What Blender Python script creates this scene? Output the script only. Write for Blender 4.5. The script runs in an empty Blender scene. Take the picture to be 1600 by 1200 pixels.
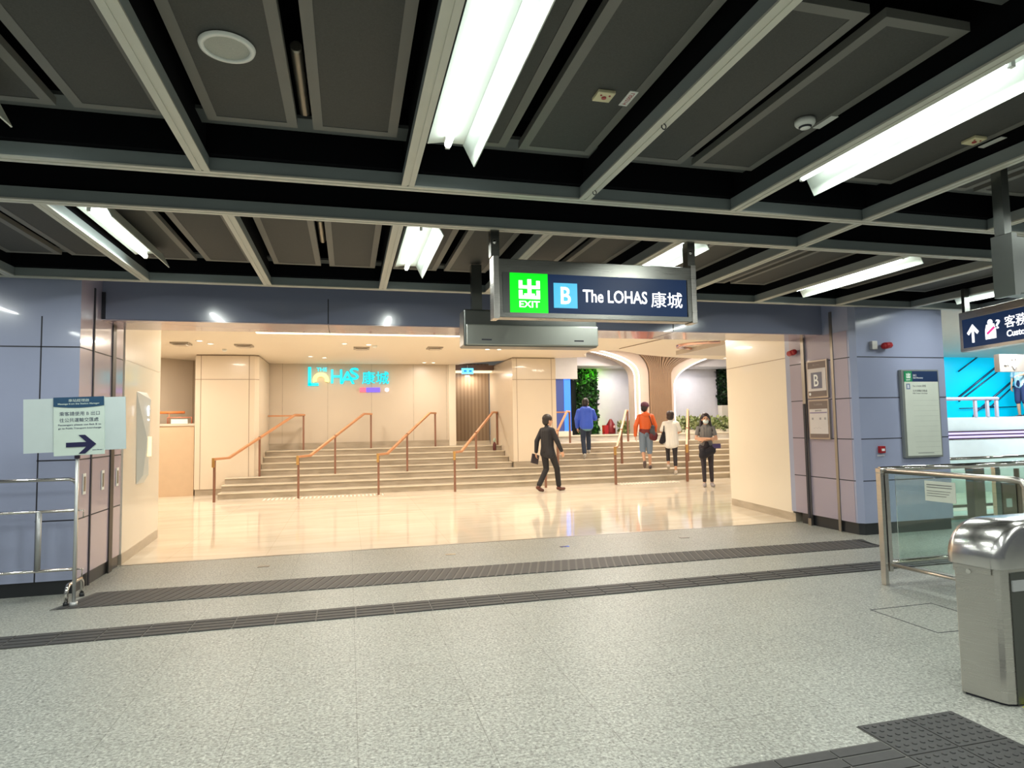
import bpy, bmesh, math, random
from math import sin, cos, tan, radians, pi, sqrt, atan2
from mathutils import Vector, Matrix
random.seed(7)
sc = bpy.context.scene
col = sc.collection

# ------------------------------------------------------------------ camera
yaw, pitch, roll = radians(14.488), radians(3.650), radians(-1.0236)
F = Vector((sin(yaw)*cos(pitch), cos(yaw)*cos(pitch), sin(pitch)))
R0 = Vector((cos(yaw), -sin(yaw), 0)); U0 = R0.cross(F)
Rv = R0*cos(roll)+U0*sin(roll); Uv = -R0*sin(roll)+U0*cos(roll)
cam = bpy.data.cameras.new('camera'); cam.sensor_width = 36; cam.lens = 991.2/1600*36
cam.clip_start = .05; cam.clip_end = 200
co = bpy.data.objects.new('camera', cam); col.objects.link(co)
m = Matrix((Rv, Uv, -F)).transposed().to_4x4(); m.translation = Vector((0, 0, 1.5)); co.matrix_world = m
sc.camera = co

# ------------------------------------------------------------------ world, exposure
w = bpy.data.worlds.new('world'); sc.world = w; w.use_nodes = True
bg = w.node_tree.nodes['Background']; bg.inputs[0].default_value = (.80, .86, .90, 1); bg.inputs[1].default_value = .16
sc.view_settings.view_transform = 'Standard'; sc.view_settings.look = 'None'
sc.view_settings.exposure = 0.0; sc.view_settings.gamma = 1; sc.view_settings.use_curve_mapping = False
sc.cycles.use_denoising = True
sc.cycles.max_bounces = 8; sc.cycles.diffuse_bounces = 4; sc.cycles.glossy_bounces = 4; sc.cycles.transmission_bounces = 6
sc.cycles.sample_clamp_indirect = 6; sc.cycles.caustics_reflective = False; sc.cycles.caustics_refractive = False

LIGHT_COOL = (.95, 1.0, .94); LIGHT_WARM = (1.0, .88, .74)
def lamp(name, loc, size, power, color, rot=(0, 0, 0), parent=None, sy=None, spread=None):
    l = bpy.data.lights.new(name, 'AREA'); l.shape = 'RECTANGLE' if sy else 'DISK'; l.size = size
    if sy: l.size_y = sy
    l.energy = power; l.color = color
    if spread: l.spread = spread
    o = bpy.data.objects.new(name, l); col.objects.link(o)
    o.location = loc; o.rotation_euler = rot
    if parent: o.parent = parent; o.location = Vector(loc)-parent.location
    return o
TUBE_W = 30.0       # watts of each concourse fluorescent
MALL_W = 42.0
# recessed downlights of the mall hall (z 3.25 ceiling), warm; the one by the counter is added fill
for (x, y) in ((-2.8, 13.8), (-.2, 13.6), (2.6, 13.9), (-.7, 16.3), (2.1, 16.9), (.3, 10.5), (4.4, 10.8), (-1.6, 10.6), (-4.6, 15.0), (2.4, 10.4), (5.9, 12.4), (8.3, 12.6), (8.6, 14.9), (5.0, 13.6)):
    lamp('downlight_or_fill_lamp', (x, y, 3.22), .35, MALL_W, LIGHT_WARM)
for (x, y) in ((6.6, 17.0), (8.0, 17.8), (9.6, 16.9), (11.4, 17.6)):
    lamp('downlight_or_fill_lamp', (x, y, 3.80), .35, 75, (1.0, .90, .80))  # added fill over the landing, which was too dim
lamp('downlight_or_fill_lamp', (3.5, 18.5, 3.0), .15, 14, LIGHT_WARM)  # added fill inside the portal to lighten the timber
lamp('downlight_or_fill_lamp', (-4.9, 14.6, 3.2), .3, 60, LIGHT_WARM)  # added fill to brighten the recess wall behind the counter
lamp('feature_lamp', (8.7, 19.6, 3.32), .4, 16, (.95, .90, 1.0)); lamp('feature_lamp', (11.6, 19.5, 3.32), .4, 24, (.97, .97, 1.0))
# escalator hall to the right
for (x, y, p) in ((11.5, 8.6, 90), (13.5, 8.8, 110), (17, 12.5, 90), (10.2, 6.2, 45)):
    lamp('hall_lamp', (x, y, 3.1), .5, p, (.86, .97, 1.0))

# ------------------------------------------------------------------ materials
MATS = {}
def mat(name, c, rough=.5, metal=0, emit=None, es=0, coat=0, spec=None, alpha=None, trans=0, bump=None, noise=None, ior=None):
    if name in MATS: return MATS[name]
    m = bpy.data.materials.new(name); m.use_nodes = True; MATS[name] = m
    nt = m.node_tree; b = nt.nodes['Principled BSDF']
    b.inputs['Base Color'].default_value = (*c, 1); b.inputs['Roughness'].default_value = rough; b.inputs['Metallic'].default_value = metal
    if coat: b.inputs['Coat Weight'].default_value = coat; b.inputs['Coat Roughness'].default_value = .05
    if spec is not None: b.inputs['Specular IOR Level'].default_value = spec
    if emit: b.inputs['Emission Color'].default_value = (*emit, 1); b.inputs['Emission Strength'].default_value = es
    if trans: b.inputs['Transmission Weight'].default_value = trans
    if ior: b.inputs['IOR'].default_value = ior
    tc = nt.nodes.new('ShaderNodeTexCoord')
    n = nt.nodes.new('ShaderNodeTexNoise'); nt.links.new(tc.outputs['Object'], n.inputs['Vector'])
    sc_, amt = noise if noise else (6, .06)
    n.inputs['Scale'].default_value = sc_; n.inputs['Detail'].default_value = 4
    mr = nt.nodes.new('ShaderNodeMapRange'); mr.inputs['To Min'].default_value = 1-amt; mr.inputs['To Max'].default_value = 1+amt
    nt.links.new(n.outputs['Fac'], mr.inputs['Value'])
    mx = nt.nodes.new('ShaderNodeVectorMath'); mx.operation = 'SCALE'; mx.inputs[0].default_value = c
    nt.links.new(mr.outputs[0], mx.inputs['Scale']); nt.links.new(mx.outputs[0], b.inputs['Base Color'])
    if bump:
        n2 = nt.nodes.new('ShaderNodeTexNoise'); n2.inputs['Scale'].default_value = bump[0]; nt.links.new(tc.outputs['Object'], n2.inputs['Vector'])
        bp = nt.nodes.new('ShaderNodeBump'); bp.inputs['Strength'].default_value = bump[1]; bp.inputs['Distance'].default_value = .01
        nt.links.new(n2.outputs['Fac'], bp.inputs['Height']); nt.links.new(bp.outputs[0], b.inputs['Normal'])
    return m
def brushed(name, c, rough=.32, axis=2, scale=(1, 1, 120)):
    m = mat(name, c, rough, 1.0, noise=(3, .05)); nt = m.node_tree; b = nt.nodes['Principled BSDF']
    tc = nt.nodes.new('ShaderNodeTexCoord'); mp = nt.nodes.new('ShaderNodeMapping'); mp.inputs['Scale'].default_value = scale
    n = nt.nodes.new('ShaderNodeTexNoise'); n.inputs['Scale'].default_value = 4; n.inputs['Detail'].default_value = 3
    nt.links.new(tc.outputs['Object'], mp.inputs[0]); nt.links.new(mp.outputs[0], n.inputs['Vector'])
    mr = nt.nodes.new('ShaderNodeMapRange'); mr.inputs['To Min'].default_value = rough-.08; mr.inputs['To Max'].default_value = rough+.12
    nt.links.new(n.outputs['Fac'], mr.inputs['Value']); nt.links.new(mr.outputs[0], b.inputs['Roughness'])
    return m
def emis(name, c, s):
    if name in MATS: return MATS[name]
    m = bpy.data.materials.new(name); m.use_nodes = True; MATS[name] = m
    b = m.node_tree.nodes['Principled BSDF']; b.inputs['Base Color'].default_value = (*[min(1, v*.6) for v in c], 1)
    b.inputs['Emission Color'].default_value = (*c, 1); b.inputs['Emission Strength'].default_value = s; b.inputs['Roughness'].default_value = .3
    return m
def granite():
    m = bpy.data.materials.new('granite_floor'); m.use_nodes = True; nt = m.node_tree; L = nt.links; b = nt.nodes['Principled BSDF']
    tc = nt.nodes.new('ShaderNodeTexCoord')
    v = nt.nodes.new('ShaderNodeTexVoronoi'); v.inputs['Scale'].default_value = 95; L.new(tc.outputs['Object'], v.inputs['Vector'])
    n0 = nt.nodes.new('ShaderNodeTexNoise'); n0.inputs['Scale'].default_value = 60; n0.inputs['Detail'].default_value = 6; n0.inputs['Roughness'].default_value = .7
    L.new(tc.outputs['Object'], n0.inputs['Vector'])
    cr = nt.nodes.new('ShaderNodeValToRGB'); e = cr.color_ramp.elements
    e[0].position = .34; e[0].color = (.09, .092, .084, 1); e[1].position = .70; e[1].color = (.60, .60, .55, 1)
    for p, c in ((.42, (.265, .272, .245)), (.50, (.33, .338, .303)), (.58, (.39, .40, .36))):
        k = e.new(p); k.color = (*c, 1)
    L.new(n0.outputs['Fac'], cr.inputs[0])
    sp = nt.nodes.new('ShaderNodeSeparateColor'); L.new(v.outputs['Color'], sp.inputs[0])
    mr = nt.nodes.new('ShaderNodeMapRange'); mr.inputs['To Min'].default_value = .72; mr.inputs['To Max'].default_value = 1.2; L.new(sp.outputs[0], mr.inputs['Value'])
    ms = nt.nodes.new('ShaderNodeVectorMath'); ms.operation = 'SCALE'; L.new(cr.outputs[0], ms.inputs[0]); L.new(mr.outputs[0], ms.inputs['Scale'])
    # large soft variation and tile to tile tone
    n1 = nt.nodes.new('ShaderNodeTexNoise'); n1.inputs['Scale'].default_value = 1.3; L.new(tc.outputs['Object'], n1.inputs['Vector'])
    mr1 = nt.nodes.new('ShaderNodeMapRange'); mr1.inputs['To Min'].default_value = .93; mr1.inputs['To Max'].default_value = 1.07; L.new(n1.outputs['Fac'], mr1.inputs['Value'])
    ms1 = nt.nodes.new('ShaderNodeVectorMath'); ms1.operation = 'SCALE'; L.new(ms.outputs[0], ms1.inputs[0]); L.new(mr1.outputs[0], ms1.inputs['Scale'])
    mp = nt.nodes.new('ShaderNodeMapping'); mp.inputs['Location'].default_value = (-.04, .1, 0); L.new(tc.outputs['Object'], mp.inputs[0])
    br = nt.nodes.new('ShaderNodeTexBrick'); br.offset = 0; br.inputs['Scale'].default_value = 1; br.inputs['Brick Width'].default_value = .605; br.inputs['Row Height'].default_value = .605
    br.inputs['Mortar Size'].default_value = .0015; br.inputs['Mortar Smooth'].default_value = .3
    br.inputs['Color1'].default_value = (1, 1, 1, 1); br.inputs['Color2'].default_value = (.975, .975, .975, 1); br.inputs['Mortar'].default_value = (.45, .45, .43, 1)
    L.new(mp.outputs[0], br.inputs['Vector'])
    ms2 = nt.nodes.new('ShaderNodeVectorMath'); ms2.operation = 'MULTIPLY'; L.new(ms1.outputs[0], ms2.inputs[0]); L.new(br.outputs['Color'], ms2.inputs[1])
    L.new(ms2.outputs[0], b.inputs['Base Color']); b.inputs['Roughness'].default_value = .42; b.inputs['Specular IOR Level'].default_value = .4
    return m
def marble():
    m = bpy.data.materials.new('polished_beige_floor'); m.use_nodes = True; nt = m.node_tree; L = nt.links; b = nt.nodes['Principled BSDF']
    tc = nt.nodes.new('ShaderNodeTexCoord')
    mp0 = nt.nodes.new('ShaderNodeMapping'); mp0.inputs['Scale'].default_value = (.5, 2.2, 1); L.new(tc.outputs['Object'], mp0.inputs[0])
    n = nt.nodes.new('ShaderNodeTexNoise'); n.inputs['Scale'].default_value = 1.6; n.inputs['Detail'].default_value = 7; n.inputs['Distortion'].default_value = .8; L.new(mp0.outputs[0], n.inputs['Vector'])
    cr = nt.nodes.new('ShaderNodeValToRGB'); e = cr.color_ramp.elements
    e[0].position = .3; e[0].color = (.74, .66, .53, 1); e[1].position = .7; e[1].color = (.86, .80, .68, 1); L.new(n.outputs['Fac'], cr.inputs[0])
    br = nt.nodes.new('ShaderNodeTexBrick'); br.offset = 0; br.inputs['Scale'].default_value = 1; br.inputs['Brick Width'].default_value = 1.1; br.inputs['Row Height'].default_value = 1.1
    br.inputs['Mortar Size'].default_value = .003; br.inputs['Color1'].default_value = (1, 1, 1, 1); br.inputs['Color2'].default_value = (.975, .97, .965, 1); br.inputs['Mortar'].default_value = (.86, .82, .76, 1)
    mp = nt.nodes.new('ShaderNodeMapping'); mp.inputs['Location'].default_value = (-.15, -.3, 0); L.new(tc.outputs['Object'], mp.inputs[0]); L.new(mp.outputs[0], br.inputs['Vector'])
    ms = nt.nodes.new('ShaderNodeVectorMath'); ms.operation = 'MULTIPLY'; L.new(cr.outputs[0], ms.inputs[0]); L.new(br.outputs['Color'], ms.inputs[1])
    L.new(ms.outputs[0], b.inputs['Base Color']); b.inputs['Roughness'].default_value = .07; b.inputs['Specular IOR Level'].default_value = .6
    return m
def stone(name, c1, c2, rough=.25):
    m = bpy.data.materials.new(name); m.use_nodes = True; nt = m.node_tree; L = nt.links; b = nt.nodes['Principled BSDF']; MATS[name] = m
    tc = nt.nodes.new('ShaderNodeTexCoord'); mp = nt.nodes.new('ShaderNodeMapping'); mp.inputs['Scale'].default_value = (1, 1, 4); L.new(tc.outputs['Object'], mp.inputs[0])
    n = nt.nodes.new('ShaderNodeTexNoise'); n.inputs['Scale'].default_value = 2.2; n.inputs['Detail'].default_value = 6; L.new(mp.outputs[0], n.inputs['Vector'])
    cr = nt.nodes.new('ShaderNodeValToRGB'); e = cr.color_ramp.elements; e[0].position = .35; e[0].color = (*c1, 1); e[1].position = .65; e[1].color = (*c2, 1)
    L.new(n.outputs['Fac'], cr.inputs[0]); L.new(cr.outputs[0], b.inputs['Base Color']); b.inputs['Roughness'].default_value = rough
    return m
def stripes(name, c1, c2, axis, period, duty=.5, rough=.5):
    """procedural lines across one axis (slats, wood grain, ribs)"""
    m = bpy.data.materials.new(name); m.use_nodes = True; nt = m.node_tree; L = nt.links; b = nt.nodes['Principled BSDF']; MATS[name] = m
    tc = nt.nodes.new('ShaderNodeTexCoord'); s = nt.nodes.new('ShaderNodeSeparateXYZ'); L.new(tc.outputs['Object'], s.inputs[0])
    d = nt.nodes.new('ShaderNodeMath'); d.operation = 'DIVIDE'; d.inputs[1].default_value = period; L.new(s.outputs[axis], d.inputs[0])
    f = nt.nodes.new('ShaderNodeMath'); f.operation = 'FRACT'; L.new(d.outputs[0], f.inputs[0])
    g = nt.nodes.new('ShaderNodeMath'); g.operation = 'GREATER_THAN'; g.inputs[1].default_value = duty; L.new(f.outputs[0], g.inputs[0])
    mx = nt.nodes.new('ShaderNodeMix'); mx.data_type = 'RGBA'; mx.inputs['A'].default_value = (*c1, 1); mx.inputs['B'].default_value = (*c2, 1)
    L.new(g.outputs[0], mx.inputs['Factor']); L.new(mx.outputs['Result'], b.inputs['Base Color']); b.inputs['Roughness'].default_value = rough
    return m

M_GRAN = granite(); M_MARB = marble()
M_LAV = mat('lavender_panel', (.34, .375, .52), .20, coat=.35, noise=(1.2, .05))
M_LAVD = mat('lavender_header', (.26, .28, .38), .16, coat=.5, noise=(1.2, .04))
M_LAVR = mat('lavender_reveal', (.42, .36, .44), .16, coat=.5, noise=(1.2, .04))  # lavender panel with its pinkish reflections put into the base colour
M_BLK = mat('black_void', (.003, .0035, .005), .9, spec=.1); M_JOINT = mat('dark_joint', (.02, .02, .03), .6)
M_PLINTH = mat('black_plinth', (.02, .022, .025), .3)
M_CREAM = mat('cream_panel', (.78, .71, .59), .22, coat=.3, noise=(1, .03))
M_MCEIL = mat('mall_ceiling_paint', (.82, .73, .60), .6, noise=(.8, .02))
M_MWALL = mat('mall_wall_panel', (.60, .52, .42), .30, noise=(1, .03)); M_MJOINT = mat('mall_panel_joint', (.32, .24, .17), .6)
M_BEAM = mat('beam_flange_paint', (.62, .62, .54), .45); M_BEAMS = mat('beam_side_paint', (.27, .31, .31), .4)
M_PANEL = mat('ceiling_panel_mesh', (.055, .057, .052), .7, noise=(160, .35)); M_PFRAME = mat('ceiling_panel_frame', (.16, .16, .145), .55)
M_WHITE = mat('white_paint', (.82, .84, .80), .4); M_TUBE = emis('tube_glow', (.93, 1.0, .97), 9); M_TRAY = mat('tray_enamel', (.62, .68, .62), .4)
M_STEEL = brushed('brushed_steel', (.56, .54, .50), .28); M_STEELD = brushed('dark_steel', (.16, .17, .16), .30)
M_STEELM = brushed('sign_steel', (.25, .25, .23), .28); M_CHROME = mat('polished_steel', (.70, .68, .64), .12, 1.0); M_GUIDED = mat('guide_rail_dark', (.07, .065, .06), .4, .6); M_GUIDE = mat('guide_rail_metal', (.30, .28, .25), .35, .9)
M_TACT = mat('tactile_dark', (.045, .045, .045), .6, noise=(40, .2)); M_TACTL = mat('tactile_joint', (.10, .097, .09), .6)
M_COPPER = mat('copper_rail', (.56, .27, .13), .5, .25); M_POST = mat('bronze_post', (.30, .15, .10), .45, .5)
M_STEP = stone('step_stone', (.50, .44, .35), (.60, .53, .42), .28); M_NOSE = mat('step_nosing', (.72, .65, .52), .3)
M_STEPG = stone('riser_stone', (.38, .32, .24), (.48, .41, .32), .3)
M_WOOD = stripes('slatted_wood', (.33, .22, .13), (.20, .13, .08), 0, .10, .7, .5)
M_GLASS = mat('clear_glass', (.84, .97, .91), .02, trans=1.0, ior=1.45)
M_NAVY = mat('navy_sign', (.008, .02, .055), .35, emit=(.006, .018, .055), es=1.0, spec=.25)
M_GREENS = emis('green_sign', (.0, .80, .012), 1.0); M_BLUEB = emis('blue_badge', (.08, .52, .80), .9); M_WTXT = emis('white_lit_text', (1, 1, 1), 1.6)
M_RED = mat('red_plastic', (.36, .012, .018), .3); M_REDB = emis('red_lit', (.6, .03, .03), .6)
M_LED = emis('led_strip', (1, .95, .94), 1.8); M_FLARE = mat('column_beige', (.50, .40, .33), .5)

# ------------------------------------------------------------------ builders
class MB:
    def __init__(s): s.v = []; s.f = []; s.m = []; s.cur = 0; s.smooth = []
    def add(s, vs, fs, sm=False):
        k = len(s.v); s.v += [Vector(p) for p in vs]
        for f in fs: s.f.append([i+k for i in f]); s.m.append(s.cur); s.smooth.append(sm)
        return s
    def mi(s, i): s.cur = i; return s
    def box(s, x0, y0, z0, x1, y1, z1):
        v = [(x, y, z) for z in (z0, z1) for y in (y0, y1) for x in (x0, x1)]
        return s.add(v, [(0, 2, 3, 1), (4, 5, 7, 6), (0, 1, 5, 4), (2, 6, 7, 3), (0, 4, 6, 2), (1, 3, 7, 5)])
    def prism(s, pts, z0, z1):
        """polygon in XY extruded in z"""
        n = len(pts); a = sum(pts[i][0]*pts[(i+1) % n][1]-pts[(i+1) % n][0]*pts[i][1] for i in range(n))
        if a < 0: pts = pts[::-1]
        v = [(x, y, z0) for x, y in pts]+[(x, y, z1) for x, y in pts]
        return s.add(v, [tuple(range(n))[::-1], tuple(range(n, 2*n))]+[(i, (i+1) % n, n+(i+1) % n, n+i) for i in range(n)])
    def prism_xz(s, pts, y0, y1):
        n = len(pts); a = sum(pts[i][0]*pts[(i+1) % n][1]-pts[(i+1) % n][0]*pts[i][1] for i in range(n))
        if a < 0: pts = pts[::-1]
        v = [(x, y0, z) for x, z in pts]+[(x, y1, z) for x, z in pts]
        return s.add(v, [tuple(range(n)), tuple(range(n, 2*n))[::-1]]+[(i, n+i, n+(i+1) % n, (i+1) % n) for i in range(n)])
    def prism_yz(s, pts, x0, x1):
        n = len(pts); a = sum(pts[i][0]*pts[(i+1) % n][1]-pts[(i+1) % n][0]*pts[i][1] for i in range(n))
        if a < 0: pts = pts[::-1]
        v = [(x0, y, z) for y, z in pts]+[(x1, y, z) for y, z in pts]
        return s.add(v, [tuple(range(n))[::-1], tuple(range(n, 2*n))]+[(i, (i+1) % n, n+(i+1) % n, n+i) for i in range(n)])
    def tube(s, path, r, n=12, caps=True):
        path = [Vector(p) for p in path]; rs = r if isinstance(r, (list, tuple)) else [r]*len(path)
        t0 = (path[1]-path[0]).normalized(); up = Vector((0, 0, 1)) if abs(t0.z) < .9 else Vector((1, 0, 0))
        a = t0.cross(up).normalized(); rings = []
        for i, p in enumerate(path):
            if i == 0: t = path[1]-path[0]
            elif i == len(path)-1: t = path[-1]-path[-2]
            else: t = (path[i+1]-p).normalized()+(p-path[i-1]).normalized()
            t.normalize(); a = (a-t*a.dot(t)).normalized(); b = t.cross(a)
            k = 1.0
            if 0 < i < len(path)-1:
                c = (path[i+1]-p).normalized().dot((p-path[i-1]).normalized()); k = 1
            rings.append([p+(a*cos(2*pi*j/n)+b*sin(2*pi*j/n))*rs[i]*k for j in range(n)])
        v = [q for R_ in rings for q in R_]; fs = []
        for i in range(len(path)-1):
            for j in range(n): fs.append((i*n+j, i*n+(j+1) % n, (i+1)*n+(j+1) % n, (i+1)*n+j))
        s.add(v, fs, True)
        if caps:
            s.add(rings[0], [tuple(range(n))[::-1]]); s.add(rings[-1], [tuple(range(n))])
        return s
    def bar(s, path, w, h):
        """rectangular section bar, w horizontal, h vertical"""
        path = [Vector(p) for p in path]; rings = []
        for i, p in enumerate(path):
            t = (path[min(i+1, len(path)-1)]-path[max(i-1, 0)]).normalized()
            hx = t.cross(Vector((0, 0, 1)));
            if hx.length < .01: hx = Vector((1, 0, 0))
            hx.normalize(); vz = hx.cross(t).normalized()
            rings.append([p+hx*(w/2)*a+vz*(h/2)*b for a, b in ((-1, -1), (1, -1), (1, 1), (-1, 1))])
        v = [q for r_ in rings for q in r_]; fs = []
        for i in range(len(path)-1):
            for j in range(4): fs.append((i*4+j, i*4+(j+1) % 4, (i+1)*4+(j+1) % 4, (i+1)*4+j))
        fs += [(3, 2, 1, 0), tuple(range(len(v)-4, len(v)))]
        return s.add(v, fs)
    def cyl(s, c, r, z0, z1, n=24): return s.tube([(c[0], c[1], z0), (c[0], c[1], z1)], r, n)
    def ell(s, c, r, n=16, k=10, rot=None):
        v = []; fs = []; c = Vector(c)
        for i in range(k+1):
            th = pi*i/k
            for j in range(n):
                p = Vector((r[0]*sin(th)*cos(2*pi*j/n), r[1]*sin(th)*sin(2*pi*j/n), r[2]*cos(th)))
                if rot: p = rot @ p
                v.append(c+p)
        for i in range(k):
            for j in range(n): fs.append((i*n+j, (i+1)*n+j, (i+1)*n+(j+1) % n, i*n+(j+1) % n))
        return s.add(v, fs, True)
    def build(s, name, mats, parent=None, local=False, bevel=0, mesh_only=False):
        if not isinstance(mats, (list, tuple)): mats = [mats]
        me = bpy.data.meshes.new(name); vs = s.v
        if parent is not None and not local:
            inv = xf(parent).inverted(); vs = [inv @ p for p in s.v]
        me.from_pydata([tuple(p) for p in vs], [], s.f)
        for q in mats: me.materials.append(q)
        for p, i, sm in zip(me.polygons, s.m, s.smooth): p.material_index = i; p.use_smooth = sm
        bm = bmesh.new(); bm.from_mesh(me); bmesh.ops.remove_doubles(bm, verts=bm.verts, dist=1e-6); bmesh.ops.recalc_face_normals(bm, faces=bm.faces); bm.to_mesh(me); bm.free()
        o = bpy.data.objects.new(name, me); col.objects.link(o)
        if parent is not None: o.parent = parent
        if bevel:
            b = o.modifiers.new('bevel', 'BEVEL'); b.width = bevel; b.segments = 2; b.limit_method = 'ANGLE'
        return o
def xf(o):
    m = Matrix.Translation(o.location) @ o.rotation_euler.to_matrix().to_4x4()
    return xf(o.parent) @ m if o.parent else m
def tag(o, label, cat, group=None, kind=None):
    o['label'] = label; o['category'] = cat
    if group: o['group'] = group
    if kind: o['kind'] = kind
    return o
def thing(name, label, cat, loc=(0, 0, 0), rotz=0, group=None):
    o = bpy.data.objects.new(name, None); col.objects.link(o); o.empty_display_size = .1
    o.location = loc; o.rotation_euler = (0, 0, rotz); return tag(o, label, cat, group)
def struct(name, mb, mats, bevel=0):
    o = mb.build(name, mats, bevel=bevel); o['kind'] = 'structure'; return o
def orig(o, loc):
    """move a mesh thing's origin to loc (mesh built in world coordinates)"""
    loc = Vector(loc)
    for v in o.data.vertices: v.co -= loc
    o.location = loc; return o
def copy_tree(o, parent=None):
    c = o.copy(); col.objects.link(c)
    if parent: c.parent = parent
    for ch in list(o.children): copy_tree(ch, c)
    return c
ORD = ['first', 'second', 'third', 'fourth', 'fifth', 'sixth', 'seventh', 'eighth', 'ninth', 'tenth', 'eleventh', 'twelfth', 'thirteenth', 'fourteenth', 'fifteenth', 'sixteenth', 'seventeenth', 'eighteenth', 'nineteenth', 'twentieth', 'twenty-first', 'twenty-second', 'twenty-third', 'twenty-fourth']

def text_mb(body, w, h, depth=.004, bold=None):
    """lettering mesh data fitted into a w x h box at the origin (x right, z up, facing -y)"""
    cu = bpy.data.curves.new('t', 'FONT'); cu.body = body; cu.size = 1; cu.extrude = .02; cu.resolution_u = 3; cu.offset = (.012 if all(ord(c) < 256 for c in body) else .0) if bold is None else bold
    ob = bpy.data.objects.new('t', cu); col.objects.link(ob)
    dg = bpy.context.evaluated_depsgraph_get(); me = bpy.data.meshes.new_from_object(ob.evaluated_get(dg))
    mb = MB()
    if len(me.vertices):
        xs = [v.co.x for v in me.vertices]; ys = [v.co.y for v in me.vertices]; zs = [v.co.z for v in me.vertices]
        sx = w/(max(xs)-min(xs)); sy = h/(max(ys)-min(ys)); x0, y0 = min(xs), min(ys)
        v = [((p.co.x-x0)*sx, -(p.co.z/.02+1)/2*depth, (p.co.y-y0)*sy) for p in me.vertices]
        mb.add(v, [tuple(p.vertices) for p in me.polygons])
    bpy.data.objects.remove(ob); bpy.data.curves.remove(cu); bpy.data.meshes.remove(me)
    return mb
def text_at(name, body, x, z, w, h, parent, mat_, y=0, depth=.004):
    """lettering on a local facade plane: x,z = lower left corner, y = surface"""
    mb = text_mb(body, w, h, depth); mb.v = [Vector((p.x+x, p.y+y, p.z+z)) for p in mb.v]
    return mb.build(name, mat_, parent, local=True)

# ================================================================== SETTING
YW = 6.85        # station wall plane
YH = 7.38        # header plane
YT = 8.07        # threshold
XL, XR = -2.48, 6.36
ZC = 2.95        # underside of ceiling grid
ZH = 2.67        # header underside
ZM = 3.25        # mall ceiling
# floors
struct('floor', MB().prism([(-7, -4), (16, -4), (16, 7.3), (7.85, 7.3), (7.85, YT), (-2.6, YT), (-2.6, YW+.1), (-7, YW+.1)], -.1, 0), M_GRAN)
struct('floor', MB().prism([(-6, YT+.05), (14, YT+.05), (14, 18.2), (-6, 18.2)], -.1, 0), M_MARB)
t = MB().box(XL, YT, -.05, XR+.05, YT+.05, .002); struct('trim_1', t, M_GUIDE)

# left station wall: front face, reveal
def seg_wall(name, mb, mats, joints=None, bevel=0):
    return struct(name, mb, mats, bevel)
wl = MB().box(-7, YW, .13, XL, YW+.25, ZC+.3).mi(2).box(-7, YW+.02, 0, XL-.01, YW+.24, .13).mi(1)
for z in (2.31,): wl.box(-7, YW-.001, z-.006, XL, YW+.001, z+.006)
for z in (1.24, .68): wl.box(-2.81, YW-.001, z-.006, XL, YW+.001, z+.006)
wl.box(-2.806, YW-.001, .13, -2.794, YW+.001, 2.6); wl.box(-4.0, YW-.001, .13, -3.99, YW+.001, 2.6)
struct('wall_left', wl, [M_LAV, M_JOINT, M_PLINTH])
rv = MB().box(XL-.10, YW+.25, .13, XL, YT-.02, ZC+.3).mi(2).box(XL-.09, YW+.26, 0, XL-.012, YT-.03, .13).mi(1)
for z in (2.31, 1.24, .68): rv.box(XL-.001, YW, z-.006, XL+.0015, YT-.02, z+.006)
rv.mi(0).box(XL-.001, YW+.006, .13, XL+.001, YW+.25, ZC+.2).mi(1)
for z in (2.31, 1.24, .68): rv.box(XL, YW+.006, z-.006, XL+.002, YW+.25, z+.006)
rv.box(XL-.001, 7.17, .0, XL+.008, 7.20, ZC).mi(3).box(XL-.001, 7.70, 0, XL+.012, 7.80, ZH).mi(4)
struct('wall_left', rv, [M_LAVR, M_JOINT, M_PLINTH, M_GUIDED, M_GUIDED])
# recessed pull handles of the service doors in the left reveal
for i, (y, n) in enumerate(((7.02, 'nearest the corner'), (7.50, 'between the two dark guide strips'), (7.93, 'nearest the cream wall'))):
    h = MB().box(XL+.003, y-.035, .90, XL+.008, y+.035, 1.10).mi(1).box(XL+.008, y-.02, .93, XL+.011, y+.02, 1.07)
    o = h.build('pull_handle', [M_WHITE, M_GUIDE]); orig(o, (XL, y, 1.0)); tag(o, 'recessed metal pull handle on the left lavender reveal, %s' % n, 'handle', 'pull handles on the left reveal')
# header across the opening
hd = MB().box(XL-.12, YH, ZH, XR+.02, YT-.02, ZC+.3).mi(1)
for x in (-.22, 4.08): hd.box(x-.006, YH-.001, ZH-.001, x+.006, YT-.02, ZC)
hd.box(XL+.0, YH-.012, ZH, XL+.035, YH-.001, ZC)
struct('wall_header', hd, [M_LAVD, M_JOINT])
sf = MB().box(XL, YH+.002, ZH-.012, XR, YT-.02, ZH-.002).mi(1)
for x in (-.22, 4.08): sf.box(x-.004, YH+.002, ZH-.0135, x+.004, YT-.02, ZH-.0115)
struct('trim_2', sf, [M_LAVR, M_JOINT])
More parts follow.
